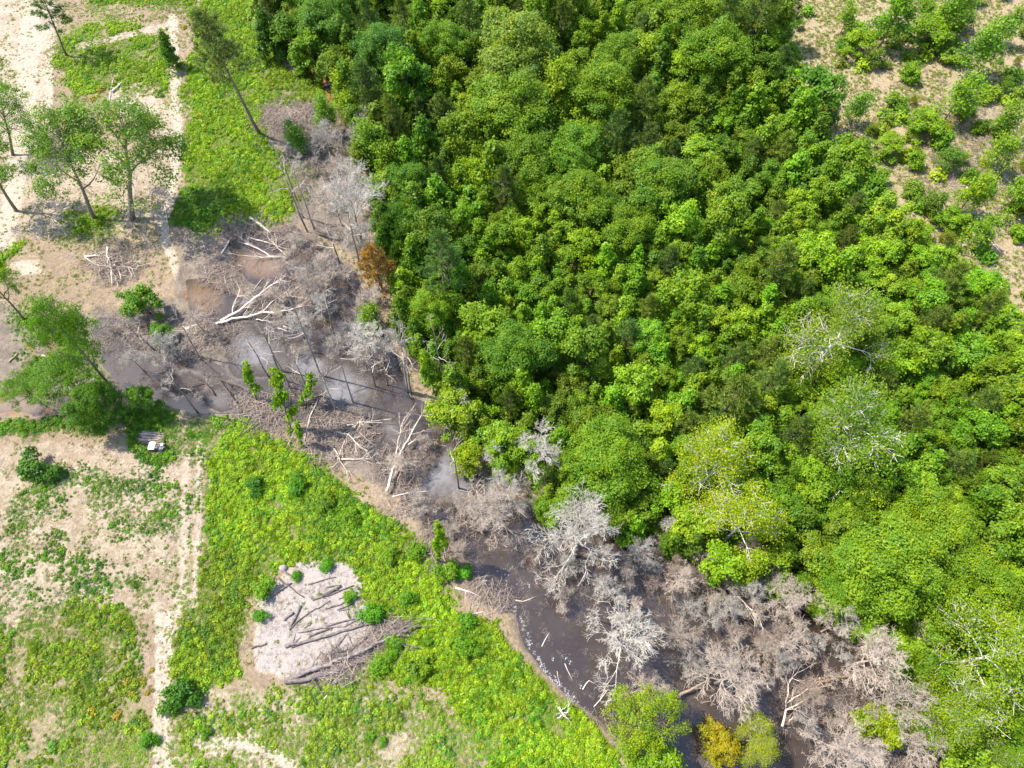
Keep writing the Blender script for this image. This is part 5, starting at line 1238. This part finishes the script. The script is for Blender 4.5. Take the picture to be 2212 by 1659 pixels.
for pts, r, lab, tint in [([(2096, 468), (2128, 510), (2160, 548)], .16, 'long pale log lying in the clearing straw', (1.15, 1.1, 1.05)), ([(2056, 318), (2095, 314), (2132, 314)], .09, 'thin dark stick crossing the clearing soil', (.6, .52, .45)), ([(2058, 358), (2115, 338)], .11, 'pale stick below the dark one in the clearing', (1.0, .95, .9)),
                          ([(2080, 392), (2092, 412)], .12, 'short pale log in the clearing straw', (1.05, 1, .95)), ([(2072, 425), (2066, 410)], .1, 'stub log in the clearing straw', (1, .95, .9)), ([(238, 218), (240, 190), (246, 170)], .1, 'thin crooked log on the pale soil near the orange weeds', (1.1, 1, .95)),
                          ([(243, 200), (256, 188), (265, 179)], .26, 'fat short log beside the crooked one on pale soil', (1, .9, .82)), ([(356, 445), (362, 475), (366, 505)], .08, 'pale pole lying along the oak shade', (1.1, 1.05, 1)), ([(700, 185), (735, 178)], .2, 'grey log at the orange stream end', (.9, .85, .85)),
                          ([(538, 240), (551, 280)], .11, 'broken dead stem leaning beside the tall pine', (.6, .55, .5)), ([(640, 262), (695, 278)], .1, 'white fallen branch in the marsh corner', (1.25, 1.2, 1.15)), ([(560, 270), (610, 276)], .09, 'pale branch at the foot of the tall pine', (1.1, 1.05, 1)),
                          ([(475, 1455), (500, 1430), (518, 1420)], .05, 'thin bleached stick in the grassy slope', (1.2, 1.15, 1.1)), ([(215, 1470), (245, 1440)], .045, 'thin pale stick in the flower meadow', (1.3, 1.2, 1.1)), ([(683, 1472), (681, 1520)], .05, 'pale thin pole below the log heap', (1.3, 1.25, 1.2)),
                          ([(712, 1484), (745, 1472)], .07, 'pale stick below the charred heap end', (1.3, 1.25, 1.2)), ([(728, 1454), (767, 1480)], .08, 'bleached stick fanning from the log heap', (1.2, 1.15, 1.1)), ([(700, 1510), (722, 1486)], .05, 'slanting pale stick under the log heap', (1.3, 1.25, 1.2)),
                          ([(939, 1386), (962, 1376)], .07, 'brown log on pale soil in the weeds', (.7, .62, .56)), ([(1155, 1615), (1185, 1600)], .03, 'fine pale twig in the lush grass', (1.3, 1.25, 1.2)), ([(1170, 1590), (1190, 1610)], .03, 'second fine pale twig in the lush grass', (1.3, 1.25, 1.2))]:
    log(pts, r, lab, M_DEAD, tint, stubs=1 if r > .09 else 0)

# round charred stump ring and a lump of rubble on the ash patch
def lump(name, u, v, r, h, material, label, cat, tint=(1, 1, 1), hollow=False):
    p = on_ground(P(u, v)); rng = RS(int(u * 7 + v)); n = 14
    prof = [(1.15, 0), (1.0, .35), (.92, .9), (.8, 1.0), (.55, .95), (.4, .5), (.0, .45)] if hollow else [(1.1, -.05), (1.0, .35), (.75, .75), (.4, .97), (.0, 1.0)]
    jit = rng.uniform(.85, 1.15, n); V, F = [], []
    for a, z in prof:
        for k in range(n):
            t = k / n * 6.283; V.append((math.cos(t) * a * r * jit[k], math.sin(t) * a * r * jit[k], z * h * rng.uniform(.93, 1.05)))
    for i in range(len(prof) - 1):
        for k in range(n): F.append((i * n + k, i * n + (k + 1) % n, (i + 1) * n + (k + 1) % n, (i + 1) * n + k))
    o = link(name, mesh_np(name, V, F, material, smooth_shade=not hollow), color=tint); o.location = p; tag(o, label, cat); return o
su, sv = z2(1232, 752); lump('stump', su, sv, .62, .4, M_CHAR, 'round hollow charred stump at the side of the ash patch', 'stump', (1.2, 1.15, 1.1), True)
su, sv = z2(405, 243); lump('rubble_lump', su, sv, .5, .5, M_DEAD, 'grey rubble lump at the top of the ash patch', 'rubble', (.5, .46, .47))
lump('boulder', 660, 596, .45, .4, M_DEAD, 'pale lump at the edge of the upper pond', 'boulder', (.9, .95, 1.0))

# ------------------------------------------------------------------ orange flowering plants of the meadow
FL = [(201, 1538, 15, 'largest orange flower clump in the lower meadow'), (254, 1545, 12, 'orange flower clump beside the largest one'), (284, 1499, 11, 'bright orange flower clump near the two-track'), (275, 1471, 9, 'orange flower patch just above the bright clump'), (192, 1407, 9, 'orange flower clump in the upper meadow'),
      (149, 1412, 7, 'small orange clump next to the upper meadow clump'), (310, 1470, 8, 'orange flowers close to the two-track'), (328, 1448, 7, 'orange flowers at the two-track verge'), (252, 1346, 6, 'small orange clump at the bare soil edge'), (277, 1375, 6, 'tiny orange clump at the meadow top'), (432, 1468, 7, 'orange clump across the track near the dark shrub'),
      (220, 1567, 8, 'faint orange clump below the largest'), (320, 1495, 8, 'orange scatter beside the track'), (190, 1560, 6, 'dull orange clump under the largest'), (172, 1470, 5, 'pin sized orange clump in the mid meadow'), (628, 1122, 7, 'orange clump in the lime weed belt'), (592, 1140, 6, 'dull orange clump in the weed belt'), (420, 1447, 6, 'little orange clump east of the track'),
      (218, 195, 10, 'yellow orange flower patch near the fat short log'), (200, 215, 9, 'yellow orange flower patch beside the sandy bare soil'), (303, 93, 7, 'orange clump in the far weeds'), (250, 125, 6, 'orange clump in the far grass'), (398, 60, 9, 'orange clump by the far track'), (145, 45, 12, 'yellow clump beside the grey green pine'), (430, 247, 6, 'orange clump in the weed belt near the pine')]
fm = [clump_mesh(900 + k, 60, .55, .36, .12, M_FLOWER) for k in range(3)]; fs = [clump_mesh(906 + k, 110, .62, .36, .13, M_LEAF) for k in range(2)]
for i, (u, v, r, lab) in enumerate(FL):
    p = on_ground(P(u, v)); e = bpy.data.objects.new('flowering_plant', None); COL.objects.link(e); e.location = p
    s = .85 * r * mpp(u, v) / .5; e.scale = (s, s * random.uniform(.7, 1.1), s * .9); e.rotation_euler = (0, 0, random.uniform(0, 6.28)); tag(e, lab, 'flowers')
    link('foliage', fs[i % 2], e, (.9, 1.0, .8)); link('blossom', fm[i % 3], e, (1, random.uniform(.9, 1.25), 1)).location = (0, 0, .12)

# ------------------------------------------------------------------ quad bike and the poles stacked by it
M_WHITE, M_BLACK, M_GREYM, M_TYRE = plain('white_fender', (.72, .74, .78), .35, .5), plain('black_seat', (.02, .02, .025), .6), plain('grey_metal', (.25, .27, .33), .4, .6), plain('tyre_rubber', (.03, .03, .03), .85)
def rbox(name, size, loc, material, parent, bev=.06):
    import bmesh
    bm = bmesh.new(); bmesh.ops.create_cube(bm, size=1.0)
    for w in bm.verts: w.co = Vector((w.co.x * size[0], w.co.y * size[1], w.co.z * size[2]))
    bmesh.ops.bevel(bm, geom=bm.edges[:], offset=bev, segments=2, affect='EDGES')
    me = bpy.data.meshes.new(name); bm.to_mesh(me); bm.free(); me.materials.append(material)
    o = link(name, me, parent); o.location = loc; return o
qb = bpy.data.objects.new('quad_bike', None); COL.objects.link(qb)
qp = on_ground(P(343, 968)); qb.location = qp; qb.scale = (1.0, 1.0, 1.0); qb.rotation_euler = (0, 0, R(176)); tag(qb, 'white and dark quad bike parked on green grass', 'quad bike')
rbox('chassis', (1.5, .42, .28), (0, 0, .5), M_GREYM, qb)
rbox('hood', (.55, .5, .2), (.62, 0, .78), M_WHITE, qb, .08)
rbox('front_fender', (.8, 1.1, .09), (.62, 0, .76), M_WHITE, qb, .04)
rbox('rear_fender', (.6, 1.0, .09), (-.72, 0, .72), M_BLACK, qb, .04)
rbox('seat', (.85, .34, .16), (-.2, 0, .84), M_BLACK, qb, .07)
for nm, xx in (('front_rack', .8), ('rear_rack', -.85)):
    tb = Tubes()
    for k in range(5): tb.add(np.array([[xx - .22, -.4 + k * .2, .93], [xx + .22, -.4 + k * .2, .93]]), [.02, .02], 5)
    for dx in (-.22, .22): tb.add(np.array([[xx + dx, -.42, .93], [xx + dx, .42, .93]]), [.02, .02], 5)
    for dx in (-.15, .15): tb.add(np.array([[xx + dx, 0, .75], [xx + dx, 0, .93]]), [.02, .02], 5)
    link(nm, tb.mesh(nm, M_GREYM), qb)
rbox('cargo_box', (.3, .3, .24), (-.88, -.12, 1.06), M_WHITE, qb, .05)
tb = Tubes(); tb.add(np.array([[.38, 0, .85], [.28, 0, 1.08]]), [.03, .03], 6); tb.add(np.array([[.15, -.42, 1.12], [.28, -.2, 1.1], [.28, .2, 1.1], [.15, .42, 1.12]]), [.022] * 4, 6); link('handlebar', tb.mesh('handlebar', M_BLACK), qb)
wtb = Tubes(); wtb.add(np.array([[0, -.13, 0], [0, -.09, 0], [0, .09, 0], [0, .13, 0]]), [.2, .29, .29, .2], 14, cap=True); wme = wtb.mesh('wheel', M_TYRE)
rtb = Tubes(); rtb.add(np.array([[0, -.14, 0], [0, .14, 0]]), [.12, .12], 10, cap=True); rme = rtb.mesh('rim', M_GREYM)
for xx in (.66, -.66):
    for yy in (-.46, .46):
        w = link('wheel', wme, qb); w.location = (xx, yy, .29); link('rim', rme, w)
for yy in (-.17, .17): rbox('headlight', (.06, .12, .1), (.9, yy, .74), M_GREYM, qb, .02)
POLE_L = ['topmost pale pole of the stack beside the quad bike', 'pole under the topmost one in the stack', 'pinkish pole in the stack by the quad bike', 'greyish pole in the stack by the quad bike', 'short pole at the end of the stack', 'brown middle pole of the stack', 'slightly askew pole in the stack', 'pole nearest the quad bike', 'thin pole lying across the stack end', 'dark pole sunk in grass at the stack', 'far dark pole of the stack']
for i, lab in enumerate(POLE_L):
    v0 = 931 + i * 2.1
    log([(302 + random.uniform(-3, 6), v0), (330, v0 + 2 + random.uniform(-1, 1)), (352 + random.uniform(-10, 6), v0 + 4)], .065, lab, M_DEAD, tuple((.4 + .5 * ((i * 7 % 11) / 10)) * c for c in (1.05, .95, .86)), name='wooden_pole', cat='pole', group='wooden poles stacked on the grass', end=.8, lift=.12)
